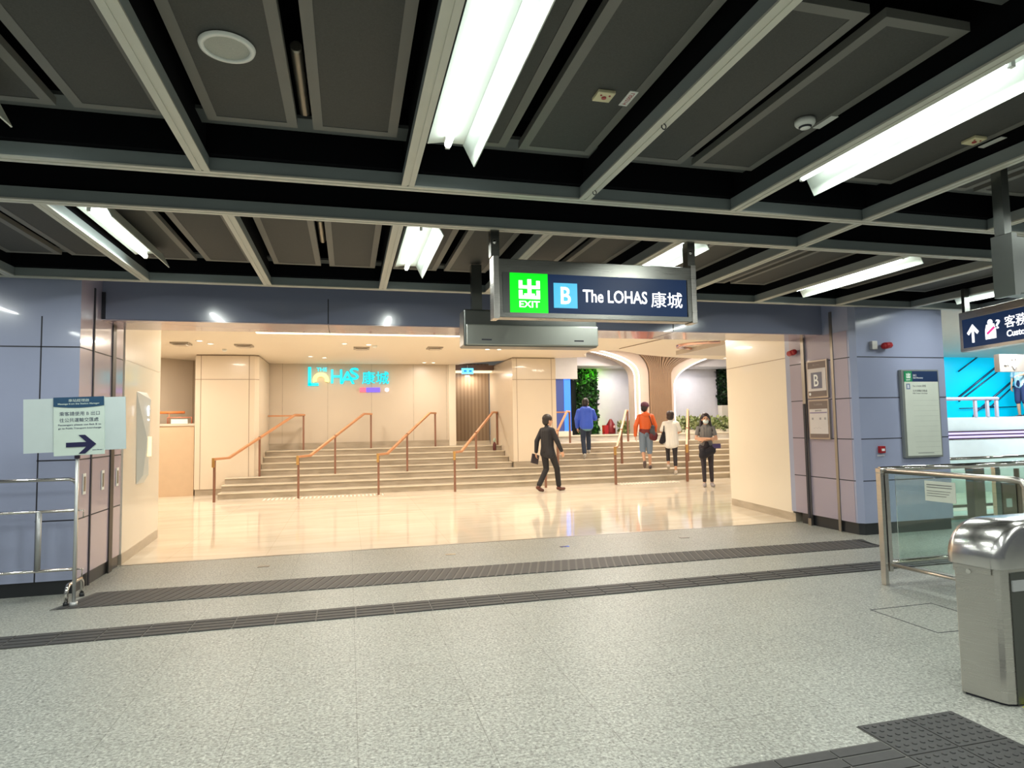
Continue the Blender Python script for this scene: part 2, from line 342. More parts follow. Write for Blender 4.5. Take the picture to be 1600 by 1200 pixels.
# right pier
pr = MB().prism([(XR, YW+.06), (XR+.06, YW), (7.84, YW), (7.84, YT+.1), (XR, YT+.1)], .15, ZC+.3)
pr.mi(2).prism([(XR+.02, YW+.07), (XR+.07, YW+.02), (7.82, YW+.02), (7.82, YT+.08), (XR+.02, YT-.1)], 0, .15).mi(1)
for z in (2.30, 1.765, 1.23, .69): pr.box(XR+.06, YW-.001, z-.006, 7.841, YW+.001, z+.006); pr.box(XR-.001, YW+.06, z-.006, XR+.001, YT, z+.006)
struct('wall_right', pr, [M_LAV, M_JOINT, M_PLINTH])
for (a, b) in ((YW+.07, 7.18), (7.24, 7.72), (7.82, YT-.04)):   # reveal side: lavender panel with the hall's warm light put into its colour
    pass
rvr = MB().box(XR-.004, YW+.09, .15, XR+.02, YT, ZH-.012).mi(1)
for z in (2.30, 1.765, 1.23, .69): rvr.box(XR-.005, YW+.09, z-.006, XR-.003, YT, z+.006)
struct('wall_right', rvr, [mat('warm_lit_reveal', (.36, .32, .40), .22, coat=.4, noise=(1.2, .04)), M_JOINT])
g1 = MB().box(XR-.014, 7.19, 0, XR+.001, 7.235, ZC).build('guide_rail', M_GUIDE); orig(g1, (XR, 7.2, 0)); tag(g1, 'narrow metal cover strip on the right reveal nearest the front corner', 'guide rail', 'vertical metal strips of the exit shutter')
g2 = MB().box(XR-.035, 7.73, 0, XR+.001, 7.79, ZH-.012).mi(1).box(XR-.045, 7.74, .1, XR-.035, 7.78, 1.72).build('guide_rail', [M_GUIDE, M_JOINT]); orig(g2, (XR, 7.76, 0)); tag(g2, 'dark shutter guide rail on the right reveal beside the cream wall', 'guide rail', 'vertical metal strips of the exit shutter')
# cream side walls just inside
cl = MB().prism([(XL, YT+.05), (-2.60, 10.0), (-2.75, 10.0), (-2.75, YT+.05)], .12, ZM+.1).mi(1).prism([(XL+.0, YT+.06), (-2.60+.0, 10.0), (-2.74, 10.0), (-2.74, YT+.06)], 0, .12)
cl.prism([(XL+.002, YT+.05), (-2.598, 10.0), (-2.6, 10.0), (XL, YT+.05)], 2.32, 2.33)
struct('wall_left', cl, [M_CREAM, M_STEPG, M_MJOINT])
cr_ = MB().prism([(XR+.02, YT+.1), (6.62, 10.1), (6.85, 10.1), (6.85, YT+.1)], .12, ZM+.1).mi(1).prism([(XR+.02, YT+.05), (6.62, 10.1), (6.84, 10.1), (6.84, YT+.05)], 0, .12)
cr_.mi(2).prism([(XR+.018, YT+.1), (6.618, 10.1), (6.63, 10.1), (XR+.03, YT+.1)], 2.42, 2.43)
struct('wall_right', cr_, [M_CREAM, M_STEPG, M_MJOINT])

# --- mall hall: ceiling, walls
edge = [(-6.5, YT), (12.5, YT), (12.5, 16.3), (10.6, 16.05), (9.3, 15.8), (8.2, 15.45), (7.3, 15.0), (6.8, 14.55), (6.33, 14.27), (5.95, 14.3), (5.71, 14.6), (5.85, 15.2), (6.1, 15.7), (5.25, 16.15), (4.6, 16.4), (3.96, 16.9), (3.3, 17.6), (3.06, 18.1), (-6.5, 18.1)]
struct('ceiling', MB().prism(edge, ZM, ZM+.12), M_MCEIL)
struct('ceiling', MB().prism([(2.6, 13.9), (16, 13.9), (16, 24.5), (2.6, 24.5)], 3.86, 3.95), M_MCEIL)
wb = MB().box(-6.5, 18.05, 1.10, 2.98, 18.25, ZM+.2).mi(1).box(-6.5, 18.03, .93, 2.98, 18.26, 1.10)
for x in (-1.72, -.55, .62, 1.78, 2.72): wb.box(x-.006, 18.047, 1.10, x+.006, 18.051, ZM)
struct('wall_back', wb, [M_MWALL, M_STEPG]); 
# far-left recess wall behind the counter
wr = MB().prism([(-4.6, 16.6), (-3.45, 17.7), (-3.45, 18.0), (-6.5, 18.0), (-6.5, 16.6)], 0, ZM).mi(1).prism([(-3.78, 17.38), (-3.77, 17.39), (-3.775, 17.40), (-3.785, 17.39)], 0, ZM)
struct('wall_left', wr, [M_MWALL, M_MJOINT])
struct('wall_left', MB().box(-6.6, YT, 0, -6.5, 18.2, ZM), M_MWALL)

# ================================================================== STAIRCASE
RH = .133; TR = .40; D1 = 14.88
st = thing('staircase', 'wide beige stone staircase rising from the polished mall floor', 'staircase', (3.5, 14.88, 0))
def skx(d): return 9.62+(d-14.7)*.75
for k in range(1, 8):
    d0 = D1+TR*(k-1); d1 = D1+TR*k if k < 7 else 18.02
    z = RH*k
    if k <= 3: rngs = [(-2.72, skx(d0))]
    else: rngs = [(-2.04, 4.12), (5.33, skx(d0))]
    s = MB()
    def rp(a, b, ya, yb, z0, z1, notch=False):
        r0, r1 = (skx(ya), skx(yb)) if b > 9 else (b, b)
        if notch: s.prism([(a, ya), (r0, ya), (r1, yb), (-2.04, yb), (-2.04, 15.94), (a, 15.94)], z0, z1)
        else: s.prism([(a, ya), (r0, ya), (r1, yb), (a, yb)], z0, z1)
    for a, b in rngs:
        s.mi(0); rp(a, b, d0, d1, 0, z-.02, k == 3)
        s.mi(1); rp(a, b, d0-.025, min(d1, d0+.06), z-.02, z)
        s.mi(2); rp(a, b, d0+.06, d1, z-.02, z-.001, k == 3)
    o = s.build('step', [M_STEPG, M_NOSE, M_STEP], st)
ZT = RH*7
# upper landing beyond (to the right) and raised kerb
kb = MB().prism([(5.33, 18.02), (skx(18.02), 18.02), (skx(18.6), 18.6), (5.33, 18.6)], .6, ZT-.001); struct('floor', kb, M_STEP)
kb = MB().prism([(5.2, 18.6), (14, 18.6), (14, 24), (5.2, 24)], .8, 1.13).mi(1).prism([(5.2, 18.57), (14, 18.57), (14, 18.66), (5.2, 18.66)], 1.10, 1.135); struct('floor', kb, [stone('plaza_stone', (.42, .40, .36), (.58, .55, .49), .12), M_NOSE])
# skewed low wall on the right of the stairs
struct('wall_right', MB().prism([(9.45, 14.45), (12.55, 18.6), (12.7, 18.5), (9.6, 14.35)], 0, 1.0).prism([(11.35, 17.0), (12.55, 18.6), (12.75, 18.5), (11.5, 16.95)], 1.0, 2.05).prism([(9.6, 14.35), (9.5, 14.5), (9.5, 11), (9.6, 11)], 0, 1.0), M_CREAM)
struct('floor', MB().box(2.9, 18.02, .5, 5.3, 21, ZT-.001), M_STEP)

# pillars
def pillar(x0, x1, y0, y1, z0, label, ch):
    t = thing('pillar', label, 'pillar', ((x0+x1)/2, y0, z0))
    pts = [(x0, y0), (x1-ch, y0), (x1, y0+ch), (x1, y1), (x0, y1)] if ch > 0 else [(x0, y0), (x1, y0), (x1, y1), (x0, y1)]
    b = MB().prism(pts, z0+.14, ZM-.03)
    b.mi(1)
    for x in (x0+.12, x1-max(ch, 0)-.12): b.box(x-.007, y0-.001, z0+.14, x+.007, y0+.001, ZM-.03)
    b.box(x0, y0-.001, 2.66, x1-max(ch, 0), y0+.001, 2.675)
    if ch > 0: b.add([(x1-ch, y0-.002, 2.66), (x1, y0+ch-.002, 2.66), (x1, y0+ch-.002, 2.675), (x1-ch, y0-.002, 2.675)], [(0, 1, 2, 3)])
    b.build('cladding', [M_MWALL2, M_MJOINT], t)
    MB().prism([(x+( .015 if x < (x0+x1)/2 else -.015), y+(.015 if y < (y0+y1)/2 else -.01)) for x, y in pts], z0, z0+.14).build('plinth', M_STEPG, t)
    MB().prism([(x+( .015 if x < (x0+x1)/2 else -.015), y+(.015 if y < (y0+y1)/2 else -.01)) for x, y in pts], ZM-.03, ZM-.001).build('shadow_gap', M_MJOINT, t)
    return t
M_MWALL2 = mat('pillar_panel', (.72, .62, .49), .26, coat=.2, noise=(1, .03))
pillar(-3.42, -2.05, 15.95, 18.02, 0, 'large beige clad pillar at the left end of the stairs', .09)
pillar(4.13, 5.32, 15.95, 18.7, .399, 'beige clad pillar standing on the stairs behind the man in the suit', 0)

# left reception counter
t = thing('reception_counter', 'tall plain beige reception counter at the far left of the hall', 'counter', (-3.9, 16.2, 0))
MB().box(-4.9, 16.0, 0, -3.44, 16.58, 1.60).build('body', mat('counter_front', (.60, .44, .29), .35), t)
MB().box(-4.9, 15.98, 1.60, -3.43, 16.59, 1.655).build('worktop', M_MWALL, t)
t = thing('counter_lamp', 'orange flat lamp shade above the reception counter', 'lamp', (-4.05, 16.35, 1.66))
MB().tube([(-4.05, 16.35, 1.66), (-4.05, 16.35, 1.93)], .012, 10).build('stem', M_COPPER, t)
MB().tube([(-4.3, 16.35, 1.92), (-3.72, 16.35, 1.92)], [.03, .03], 12).build('lamp_shade', mat('orange_enamel', (.72, .22, .06), .4), t)
t = thing('desk_organiser', 'small copper framed rack with papers on the reception counter', 'rack', (-3.8, 16.3, 1.656))
MB().tube([(-4.06, 16.25, 1.656), (-4.06, 16.25, 1.80), (-3.55, 16.25, 1.80), (-3.55, 16.25, 1.656)], .016, 8).build('frame', mat('copper_dull', (.55, .20, .12), .4, .5), t)
MB().box(-3.98, 16.22, 1.656, -3.63, 16.28, 1.76).build('paper_stack', M_WHITE, t)

# handrails
def handrail(xb, label, ret=False, SK=.475):
    base = Vector((xb, 14.40, 0)); t = thing('handrail', label, 'handrail', base, 0, 'copper handrails on the stairs')
    def P(d, z): return Vector((xb+(d-14.40)*SK, d, z))
    posts = [(14.40, 0, .88), (15.86, RH*3, .95), (17.66, ZT, .93)]
    for d, z0, h in posts:
        p = P(d, 0); MB().box(p.x-.022, p.y-.03, z0, p.x+.022, p.y+.03, z0+h-.02).build('post', M_POST, t)
    path = [P(14.36, .89), P(14.83, .89), P(17.28, ZT+.92), P(17.70, ZT+.92)]
    r = MB().bar(path, .055, .05); r.build('rail', M_COPPER, t, bevel=.006)
    MB().box(base.x-.04, 14.33, .72, base.x+.01, 14.37, .915).build('end_plate', mat('brass_plate', (.72, .42, .14), .35, .8), t)
    if ret: MB().bar([P(17.6, ZT+.90)+Vector((-ret, 0, 0)), P(17.6, ZT+.90)], .04, .04).build('return_bar', M_COPPER, t)
hl = ['copper handrail on bronze posts at the left end of the stairs by the large pillar', 'copper handrail second from the left, below the lit logo', 'copper handrail third from the left, right of the lit logo', 'copper handrail ending against the pillar with the dark portal behind', 'copper handrail rising behind the man in the dark suit', 'copper handrail left of the person in the orange jacket', 'copper handrail between the person in white and the masked woman']
for xb, lb, rt, sk in zip((-2.70, -1.04, .64, 2.34, 4.50, 6.28, 8.21), hl, (.85, 0, 0, 0, .4, 0, 0), (.475, .50, .52, .54, .55, .57, .60)): handrail(xb, lb, rt, sk)
# tactile studs strips in front of the stairs
for a, b, lb in ((-1.75, .85, 'row of pale steel tactile bars in front of the left half of the stairs'), (6.4, 8.1, 'row of pale steel tactile bars before the stairs near the masked woman')):
    mbx = MB(); n = int((b-a)/.085)
    for i in range(n): x = a+i*.085; mbx.box(x, 14.32, 0, x+.035, 14.66, .005)
    o = mbx.build('tactile_warning_strip', mat('pale_bar', (.92, .88, .78), .35)); orig(o, ((a+b)/2, 14.5, 0)); tag(o, lb, 'tactile strip', 'tactile strips at the foot of the stairs')

# dark timber portal at back
t = thing('timber_portal', 'dark timber clad doorway between the panelled wall and the pillar', 'doorway', (3.55, 19.0, ZT))
M_TIMB = stripes('dark_timber', (.24, .17, .115), (.30, .22, .15), 0, .11, .5, .15)
MB().box(2.99, 18.75, ZT+.1, 4.12, 18.85, 3.35).build('timber_panelling', M_TIMB, t)
MB().box(2.99, 18.71, ZT, 4.12, 18.86, ZT+.1).build('skirting', M_STEP, t)
MB().box(2.99, 18.3, 3.06, 4.12, 18.7, 3.10).build('cove_light', emis('cove_glow', (1, .78, .5), 1.5), t)
MB().box(2.99, 18.06, 3.10, 4.12, 18.72, 3.24).build('lintel', mat('lintel_paint', (.16, .10, .08), .5), t)
struct('wall_back', MB().box(2.78, 18.0, ZT, 2.98, 18.9, ZM), M_CREAM)
t = thing('exit_light_box', 'small glowing blue sign hung in the timber doorway', 'sign', (3.27, 18.0, 3.05))
MB().box(3.16, 17.98, 2.98, 3.50, 18.02, 3.14).build('light_panel', emis('cyan_box', (.12, .62, 1.0), 2.2), t)
for a_ in (3.22, 3.37): MB().box(a_, 17.97, 3.03, a_+.08, 17.98, 3.09).build('pictogram', emis('cyan_dark', (.02, .25, .75), 1), t)
MB().cyl((3.33, 18.0), .008, 3.14, 3.25, 8).build('hanger', M_STEEL, t)
# extinguisher-like bottle on the stairs next to pillar
t = thing('drink_bottle', 'dark red bottle with a pale cap left on the stair beside the pillar', 'bottle', (3.88, 17.05, RH*6))
def lathe(prof, c, n=20):
    mb = MB(); v = []; fs = []
    for r, z in prof:
        for j in range(n): v.append((c[0]+r*cos(2*pi*j/n), c[1]+r*sin(2*pi*j/n), c[2]+z))
    for i in range(len(prof)-1):
        for j in range(n): fs.append((i*n+j, i*n+(j+1) % n, (i+1)*n+(j+1) % n, (i+1)*n+j))
    return mb.add(v, fs, True)
lathe([(0, 0), (.045, 0), (.048, .02), (.048, .17), (.03, .21), (.02, .23), (0, .23)], (3.88, 17.05, RH*6)).build('bottle_body', mat('maroon_plastic', (.10, .02, .02), .3), t)
lathe([(0, .23), (.03, .23), (.038, .27), (.03, .33), (0, .34)], (3.88, 17.05, RH*6)).build('cap', mat('pale_green_cap', (.35, .45, .38), .4), t)

# ================================================================== LOGO on the back wall
def char_place(name, body, x, z, w, h, parent, m_, y): return text_at(name, body, x, z, w, h, parent, m_, y=y, depth=.05)
lg = thing('lit_wall_logo', 'glowing cyan and yellow mall name logo on the beige back wall', 'sign', (-1.06, 18.04, 2.645))
M_CY = emis('cyan_letters', (.0, .72, .88), 1.05); M_CYD = emis('cyan_side', (.0, .50, .72), 1.0); M_YE = emis('yellow_arc', (1, .82, .28), 1.2)
SX = .0171; SZ = .0142     # photo pixels (zoomed) to metres
def lgp(px, py): return ((px-197)/1600*180*SX*.99, (470-py)/711*80*SX*1.0)
def rect(mb, a, b):
    (x0, z0), (x1, z1) = lgp(*a), lgp(*b); mb.box(min(x0, x1), -.06, min(z0, z1), max(x0, x1), 0, max(z0, z1))
L_ = MB(); rect(L_, (197, 205), (238, 470)); rect(L_, (197, 432), (340, 470)); L_.build('letter_l', M_CY, lg, local=True)
def arc_pts(cx, cy, r, a0, a1, n): return [(cx+r*cos(a0+(a1-a0)*i/n), cy+r*sin(a0+(a1-a0)*i/n)) for i in range(n+1)]
x0, z0 = lgp(372, 395); ro, ri = .148, .075
oa = arc_pts(x0, z0, .215, -.25, pi+.25, 20); ia = arc_pts(x0, z0, .11, -.25, pi+.25, 20); MB().add([(x, y, z) for y in (-.09, 0) for q in (oa, ia) for x, z in q],
    [f for i in range(20) for f in ((i, i+1, 22+i, 21+i), (42+i, 63+i, 64+i, 43+i), (i, 42+i, 43+i, i+1), (21+i, 22+i, 64+i, 63+i))]+[(0, 21, 63, 42), (20, 62, 83, 41)]).build('letter_o_arc', M_YE, lg, local=True)
for nm, body, a, b in (('small_word', 'THE', (312, 265), (455, 212)), ('letter_h', 'H', (510, 437), (668, 238)), ('letter_a', 'A', (640, 445), (840, 262)), ('letter_s', 'S', (770, 385), (902, 212)), ('chinese_name', '康城', (945, 447), (1330, 262))):
    (xa, za), (xb, zb) = lgp(*a), lgp(*b); text_at(nm, body, xa, za, xb-xa, zb-za, lg, M_CY, y=-.01, depth=.05)
(xa, za), (xb, zb) = lgp(915, 560), lgp(1200, 500)
MB().box(xa, -.04, za, xa+.16, 0, zb).build('pink_dash', emis('pink_lit', (1, .12, .2), 1.3), lg, local=True)
MB().box(xa+.17, -.04, za, xb, 0, zb).build('violet_dash', emis('violet_lit', (.16, .10, .95), 1.3), lg, local=True)
(xa, za) = lgp(1300, 530); MB().prism_xz(arc_pts(xa, za, .055, 0, 2*pi, 20)[:-1], -.04, 0).build('round_dot', emis('pink_white', (1, .8, .9), 1.6), lg, local=True)

# ================================================================== PLAZA beyond the stairs
t = thing('shop_window', 'dark shop window glowing blue behind the pillar', 'window', (6.2, 18.9, 1.13))
MB().box(5.6, 18.95, 1.26, 6.58, 19.05, 2.9).mi(1).box(6.58, 18.93, 1.26, 6.80, 19.05, 2.9).mi(2).box(5.6, 18.9, 1.13, 6.82, 19.1, 1.26).build('display', [emis('dim_blue', (.05, .07, .20), 1.0), emis('bright_blue', (.05, .22, 1.0), 1.1), M_CREAM], t)
MB().prism([(6.82, 18.92), (7.40, 20.1), (7.45, 20.2), (6.95, 20.2), (6.82, 19.1)], 1.13, 2.9).build('black_side', M_BLK, t)
MB().box(5.5, 18.87, 2.9, 7.02, 19.2, 3.84).build('fascia', mat('fascia_grey', (.42, .40, .38), .5), t)
def foliage(mb, box, n, s, seed=1):
    rnd = random.Random(seed); x0, y0, z0, x1, y1, z1 = box
    for i in range(n):
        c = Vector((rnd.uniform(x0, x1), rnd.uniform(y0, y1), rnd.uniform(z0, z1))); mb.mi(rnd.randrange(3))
        a = Vector((rnd.uniform(-1, 1), rnd.uniform(-.6, .1), rnd.uniform(-1, 1))).normalized()*s*rnd.uniform(.6, 1.3); b = a.cross(Vector((rnd.uniform(-1, 1), rnd.uniform(-1, 1), rnd.uniform(-1, 1))).normalized())*.4
        mb.add([c, c+a*.5+b, c+a, c+a*.5-b], [(0, 1, 2, 3)])
GR = [mat('leaf_dark', (.003, .014, .004), .5), mat('leaf_mid', (.009, .05, .007), .5), mat('leaf_bright', (.03, .13, .015), .5)]  # three leaf greens, one picked at random per leaf
GRP = [mat('shrub_a', (.16, .22, .06), .6), mat('shrub_b', (.26, .30, .11), .6), mat('shrub_c', (.40, .42, .20), .6)]
t = thing('living_wall', 'green planted wall with a green spotlight glow beside the shop window', 'plant wall', (7.9, 20.4, 1.13))
MB().box(7.5, 20.4, 1.13, 8.28, 20.5, 3.35).build('backing', M_BLK, t)
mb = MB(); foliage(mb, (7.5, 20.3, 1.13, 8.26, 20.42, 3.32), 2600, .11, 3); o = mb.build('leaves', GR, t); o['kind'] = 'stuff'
lamp('green_spot', (7.98, 20.0, 3.25), .08, 9, (.35, 1.0, .1), (radians(35), 0, 0)); lamp('green_spot', (8.1, 19.8, 1.25), .12, 2, (.5, 1.0, .1), (radians(120), 0, 0))
t = thing('living_wall', 'dark green planted wall strip at the far right beside the cream wall', 'plant wall', (13.6, 20.4, 2.05))
MB().box(12.9, 20.24, 2.06, 14.2, 20.33, 3.35).build('backing', M_BLK, t)
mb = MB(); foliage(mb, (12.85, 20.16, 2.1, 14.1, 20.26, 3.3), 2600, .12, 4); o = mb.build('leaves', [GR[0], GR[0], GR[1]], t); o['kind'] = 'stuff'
t = thing('shop_light_box', 'turquoise glowing sign strip in front of the dark planted wall', 'sign', (13.4, 20.2, 2.3))
MB().box(13.28, 19.95, 2.3, 13.42, 20.02, 2.95).build('light_strip', emis('turq', (.05, .75, .55), .9), t)
MB().ell((13.58, 19.93, 2.55), (.12, .06, .19)).build('round_lamp', emis('whiteglobe', (1, .9, .7), 3), t)
M_GWALL = mat('pale_grey_wall', (.66, .64, .68), .5)
struct('wall_back', MB().box(8.28, 20.35, 1.13, 14.6, 20.6, 3.85), M_GWALL)
struct('ceiling', MB().prism([(5.2, 19.25), (14.6, 19.25), (14.6, 20.6), (5.2, 20.6)], 3.36, 3.86), M_GWALL)
struct('wall_back', MB().box(12.86, 20.0, 1.13, 14.6, 20.25, 2.05), M_CREAM)
# flared slatted column with led edges
cx = 9.78; t = thing('flared_column', 'mushroom shaped column with brown timber slats flaring into the ceiling', 'column', (cx, 18.75, 1.13))
def flare(hw, top, z, zk, zt, e=2.4):
    u = max(0, (z-zk)/(zt-zk)); return hw+(top-hw)*u**e
def prof(side, hw, top, zk, zt, z0=1.13, n=40, e=2.4):
    return [(cx+side*flare(hw, top, z0+(zt-z0)*i/n, zk, zt, e), z0+(zt-z0)*i/n) for i in range(n+1)]
zt = 3.84
NS = 17
for i in range(NS):   # slats follow the flare
    a = -1+2*(i+.10)/NS; b = -1+2*(i+.80)/NS
    def X(f, z): return cx+(flare(.38, 2.38 if f > 0 else .91, z, 3.0, zt, 2.4)*f)
    zs = [1.13+(zt-1.13)*k/18 for k in range(19)]
    pts = [(X(a, z), z) for z in zs]+[(X(b, z), z) for z in zs[::-1]]
    MB().prism_xz(pts, 18.60, 18.68).build('slat', mat('slat_brown', (.27, .17, .10), .5), t)
core = prof(-1, .39, .92, 3.0, zt, e=2.4)+prof(1, .39, 2.39, 3.0, zt, e=2.4)[::-1]
MB().prism_xz(core, 18.68, 19.15).build('core', mat('column_dark', (.05, .035, .025), .7), t)
fl = prof(-1, .90, 2.8, 2.75, zt, e=3.5)+prof(-1, .39, .92, 3.0, zt, e=2.4)[::-1]
MB().prism_xz(fl, 18.70, 19.12).build('flared_side', M_FLARE, t)
fr = prof(1, .49, 2.7, 2.6, zt, e=2.4)+prof(1, .39, 2.39, 3.0, zt, e=2.4)[::-1]
MB().prism_xz(fr, 18.70, 19.12).build('flared_side', M_FLARE, t)
def ledline(side, hw, top, zk, e, y, zt_=zt-.02):
    p = prof(side, hw, top, zk, zt_, e=e); return MB().tube([(x, y, z) for x, z in p], .020, 6)
ledline(-1, .88, 2.7, 2.75, 3.5, 18.68).build('led_strip', M_LED, t)
ledline(-1, .73, 2.2, 2.85, 3.3, 18.68).build('led_strip', M_LED, t)
ledline(1, .51, 2.65, 2.6, 2.4, 18.68).build('led_strip', M_LED, t)
# planters and red things
t = thing('planter', 'low planter of pale green shrubs in front of the white wall', 'planter', (11.4, 19.6, 1.13))
MB().box(10.35, 19.35, 1.13, 12.9, 19.95, 1.22).build('trough', M_CREAM, t)
mb = MB(); foliage(mb, (10.3, 19.3, 1.2, 12.9, 19.9, 1.62), 1500, .13, 5); o = mb.build('shrub', GRP, t); o['kind'] = 'stuff'
t = thing('planter', 'low strip of shrubs behind the handrail beside the red hydrant', 'planter', (8.9, 19.7, 1.13))
MB().box(8.75, 19.5, 1.13, 9.3, 19.9, 1.2).build('trough', M_CREAM, t)
mb = MB(); foliage(mb, (8.75, 19.4, 1.18, 9.3, 19.9, 1.5), 350, .12, 6); o = mb.build('shrub', GRP, t); o['kind'] = 'stuff'
t = thing('hose_reel', 'red fire hose reel unit against the pale wall behind the stairs', 'hose reel', (8.55, 19.9, 1.13))
lathe([(0, 0), (.15, 0), (.16, .05), (.15, .30), (.10, .38), (.07, .44), (.03, .50), (0, .50)], (8.55, 19.9, 1.13)).build('body', mat('hose_red', (.20, .01, .015), .4), t)
MB().box(8.28, 19.8, 1.13, 8.42, 20.0, 1.42).build('side_box', M_RED, t)
MB().ell((8.60, 19.71, 1.36), (.04, .02, .05)).build('label_plate', mat('pink_plate', (.7, .4, .38), .5), t)

# ================================================================== MALL CEILING FITTINGS
dl = [(-2.83, 13.5, 'left of the left pillar, nearer one of a pair'), (-2.72, 13.95, 'left of the left pillar, farther one of a pair'), (-.08, 13.65, 'above the logo, left of a pair'), (.42, 13.75, 'above the logo, right of a pair'), (-.9, 16.2, 'left one of the pair just above the logo'), (-.58, 16.45, 'right one of the pair just above the logo'), (2.03, 17.5, 'left one of the pair beside the timber doorway'), (2.28, 17.5, 'right one of the pair beside the timber doorway'), (3.12, 14.3, 'below the grey box, left of a pair'), (3.4, 14.3, 'below the grey box, right of a pair'), (10.2, 15.6, 'far right of the hall, left of a pair'), (10.45, 15.6, 'far right of the hall, right of a pair')]
for x, y, lb in dl:
    t = thing('downlight', 'downlight in the beige ceiling %s' % lb, 'downlight', (x, y, ZM), 0, 'recessed downlights in the beige ceiling')
    lathe([(.055, 0), (.07, 0), (.07, -.008), (.055, -.008)], (x, y, ZM)).build('rim', M_WHITE, t)
    lathe([(0, -.002), (.055, -.002)], (x, y, ZM)).build('lens', emis('downlight_lens', (1, .9, .75), 7), t)
for x, y, lb in ((-3.25, 13.9, 'farthest left'), (-2.1, 14.1, 'above the left pillar'), (.28, 14.3, 'just right above the logo'), (1.87, 14.1, 'left of the grey hanging box')):
    t = thing('air_diffuser', 'square slotted air diffuser in the beige ceiling, %s' % lb, 'air vent', (x, y, ZM), 0, 'air diffusers in the beige ceiling')
    MB().box(x-.17, y-.17, ZM-.03, x+.17, y+.17, ZM-.001).build('frame', mat('diffuser_grey', (.42, .36, .29), .5), t)
    MB().box(x-.12, y-.12, ZM-.055, x+.12, y+.12, ZM-.04).box(x-.05, y-.05, ZM-.041, x+.05, y+.05, ZM-.03).build('baffle', mat('diffuser_light', (.6, .52, .42), .5), t)
for x, y, lb in ((-2.62, 14.9, 'above the left pillar'), (.55, 13.9, 'above the letters of the logo')):
    o = lathe([(0, -.05), (.03, -.05), (.05, -.03), (.055, 0), (0, 0)], (x, y, ZM)).build('smoke_detector', M_WHITE); orig(o, (x, y, ZM)); tag(o, 'small round detector in the beige ceiling %s' % lb, 'smoke detector', 'detectors in the beige ceiling')
# oval copper ring recess
ring = MB(); n = 40
for R1, R2, zz in ((.95, .80, -.02),):
    v = []; fs = []
    for i in range(n):
        a = 2*pi*i/n
        for r_, z_ in ((R1, 0), (R1, -.05), (R2, -.05), (R2, 0)): v.append((8.3+r_*cos(a)*1.1, 12.9+r_*sin(a)*.75, ZM+z_))
    for i in range(n):
        for k in range(3): fs.append((i*4+k, ((i+1) % n)*4+k, ((i+1) % n)*4+k+1, i*4+k+1))
    ring.add(v, fs, True)
o = ring.build('ceiling_ring', mat('rose_copper', (.80, .50, .42), .15, .9)); orig(o, (8.3, 12.9, ZM)); tag(o, 'oval rose copper ring set in the beige ceiling right of the sign', 'ceiling ring')
o = MB().bar([(6.6, 10.4, ZM-.01), (6.2, 13.8, ZM-.01)], .012, .015).build('ceiling_joint', M_MJOINT); o['kind'] = 'structure'; o.name = 'trim_3'
# bright cove behind header
o = MB().box(-1.6, 11.85, ZM-.03, 3.0, 12.15, ZM-.005).build('cove_light_strip', emis('cove_strip', (1, .9, .72), 2.4)); orig(o, (.7, 12, ZM)); tag(o, 'long white cove light line in the beige ceiling behind the header', 'light strip')

# ================================================================== STATION CEILING GRID
XB = [-4.15, -3.02, -1.9, -.79, .35, 1.49, 2.6, 3.7, 4.88, 6.07, 7.25, 8.42, 9.6, 10.8]
YB = [1.56, 3.83, 4.53, 6.78]
bmn = ['nearest above the camera', 'on the near side of the black gap', 'on the far side of the black gap', 'along the top of the lavender wall']
def beam(p0, p1, label, black_h=.27):
    """light flange, grey side, black web above; horizontal"""
    a = Vector((*p0, 0)); b = Vector((*p1, 0)); d = (b-a).normalized(); n = Vector((-d.y, d.x, 0))
    t = thing('ceiling_beam', label, 'ceiling beam', ((p0[0]+p1[0])/2, (p0[1]+p1[1])/2, ZC), 0, 'pale metal beams of the ceiling grid')
    def sec(mb, w0, w1, z0, z1):
        q = [a+n*w0, b+n*w0, b+n*w1, a+n*w1]; mb.prism([(v.x, v.y) for v in q], z0, z1)
    mb = MB(); sec(mb, -.038, -.006, ZC, ZC+.010); sec(mb, .006, .038, ZC, ZC+.010); sec(mb, -.006, .006, ZC+.004, ZC+.010); mb.build('flange', M_BEAM, t)
    mb = MB(); sec(mb, -.032, -.026, ZC+.010, ZC+.085); sec(mb, .026, .032, ZC+.010, ZC+.085); sec(mb, -.026, .026, ZC+.079, ZC+.085); mb.build('web', M_BEAMS, t)
    mb = MB(); sec(mb, -.02, .02, ZC+.085, ZC+.085+black_h); mb.build('black_upstand', M_BLK, t)
    return t
for y, nme in zip(YB, bmn): beam((-5.5, y), (13, y), 'long pale ceiling beam running across %s' % nme)
bays = [(YB[0]+.04, YB[1]-.04, 'near'), (YB[2]+.04, YB[3]-.04, 'far')]
vis = {}
for y0, y1, bn in bays:
    for i, x in enumerate(XB):
        if bn == 'near' and x > 6.5: continue
        beam((x, y0), (x, y1), '%s pale cross beam from the left in the %s ceiling bay' % (ORD[i], bn))
beam((3.7, YB[1]+.04), (3.7, YB[2]-.04), 'short pale beam bridging the black gap right of the exit sign')
beam((7.25, YB[1]+.04), (7.25, YB[2]-.04), 'short pale beam bridging the black gap at the far right')
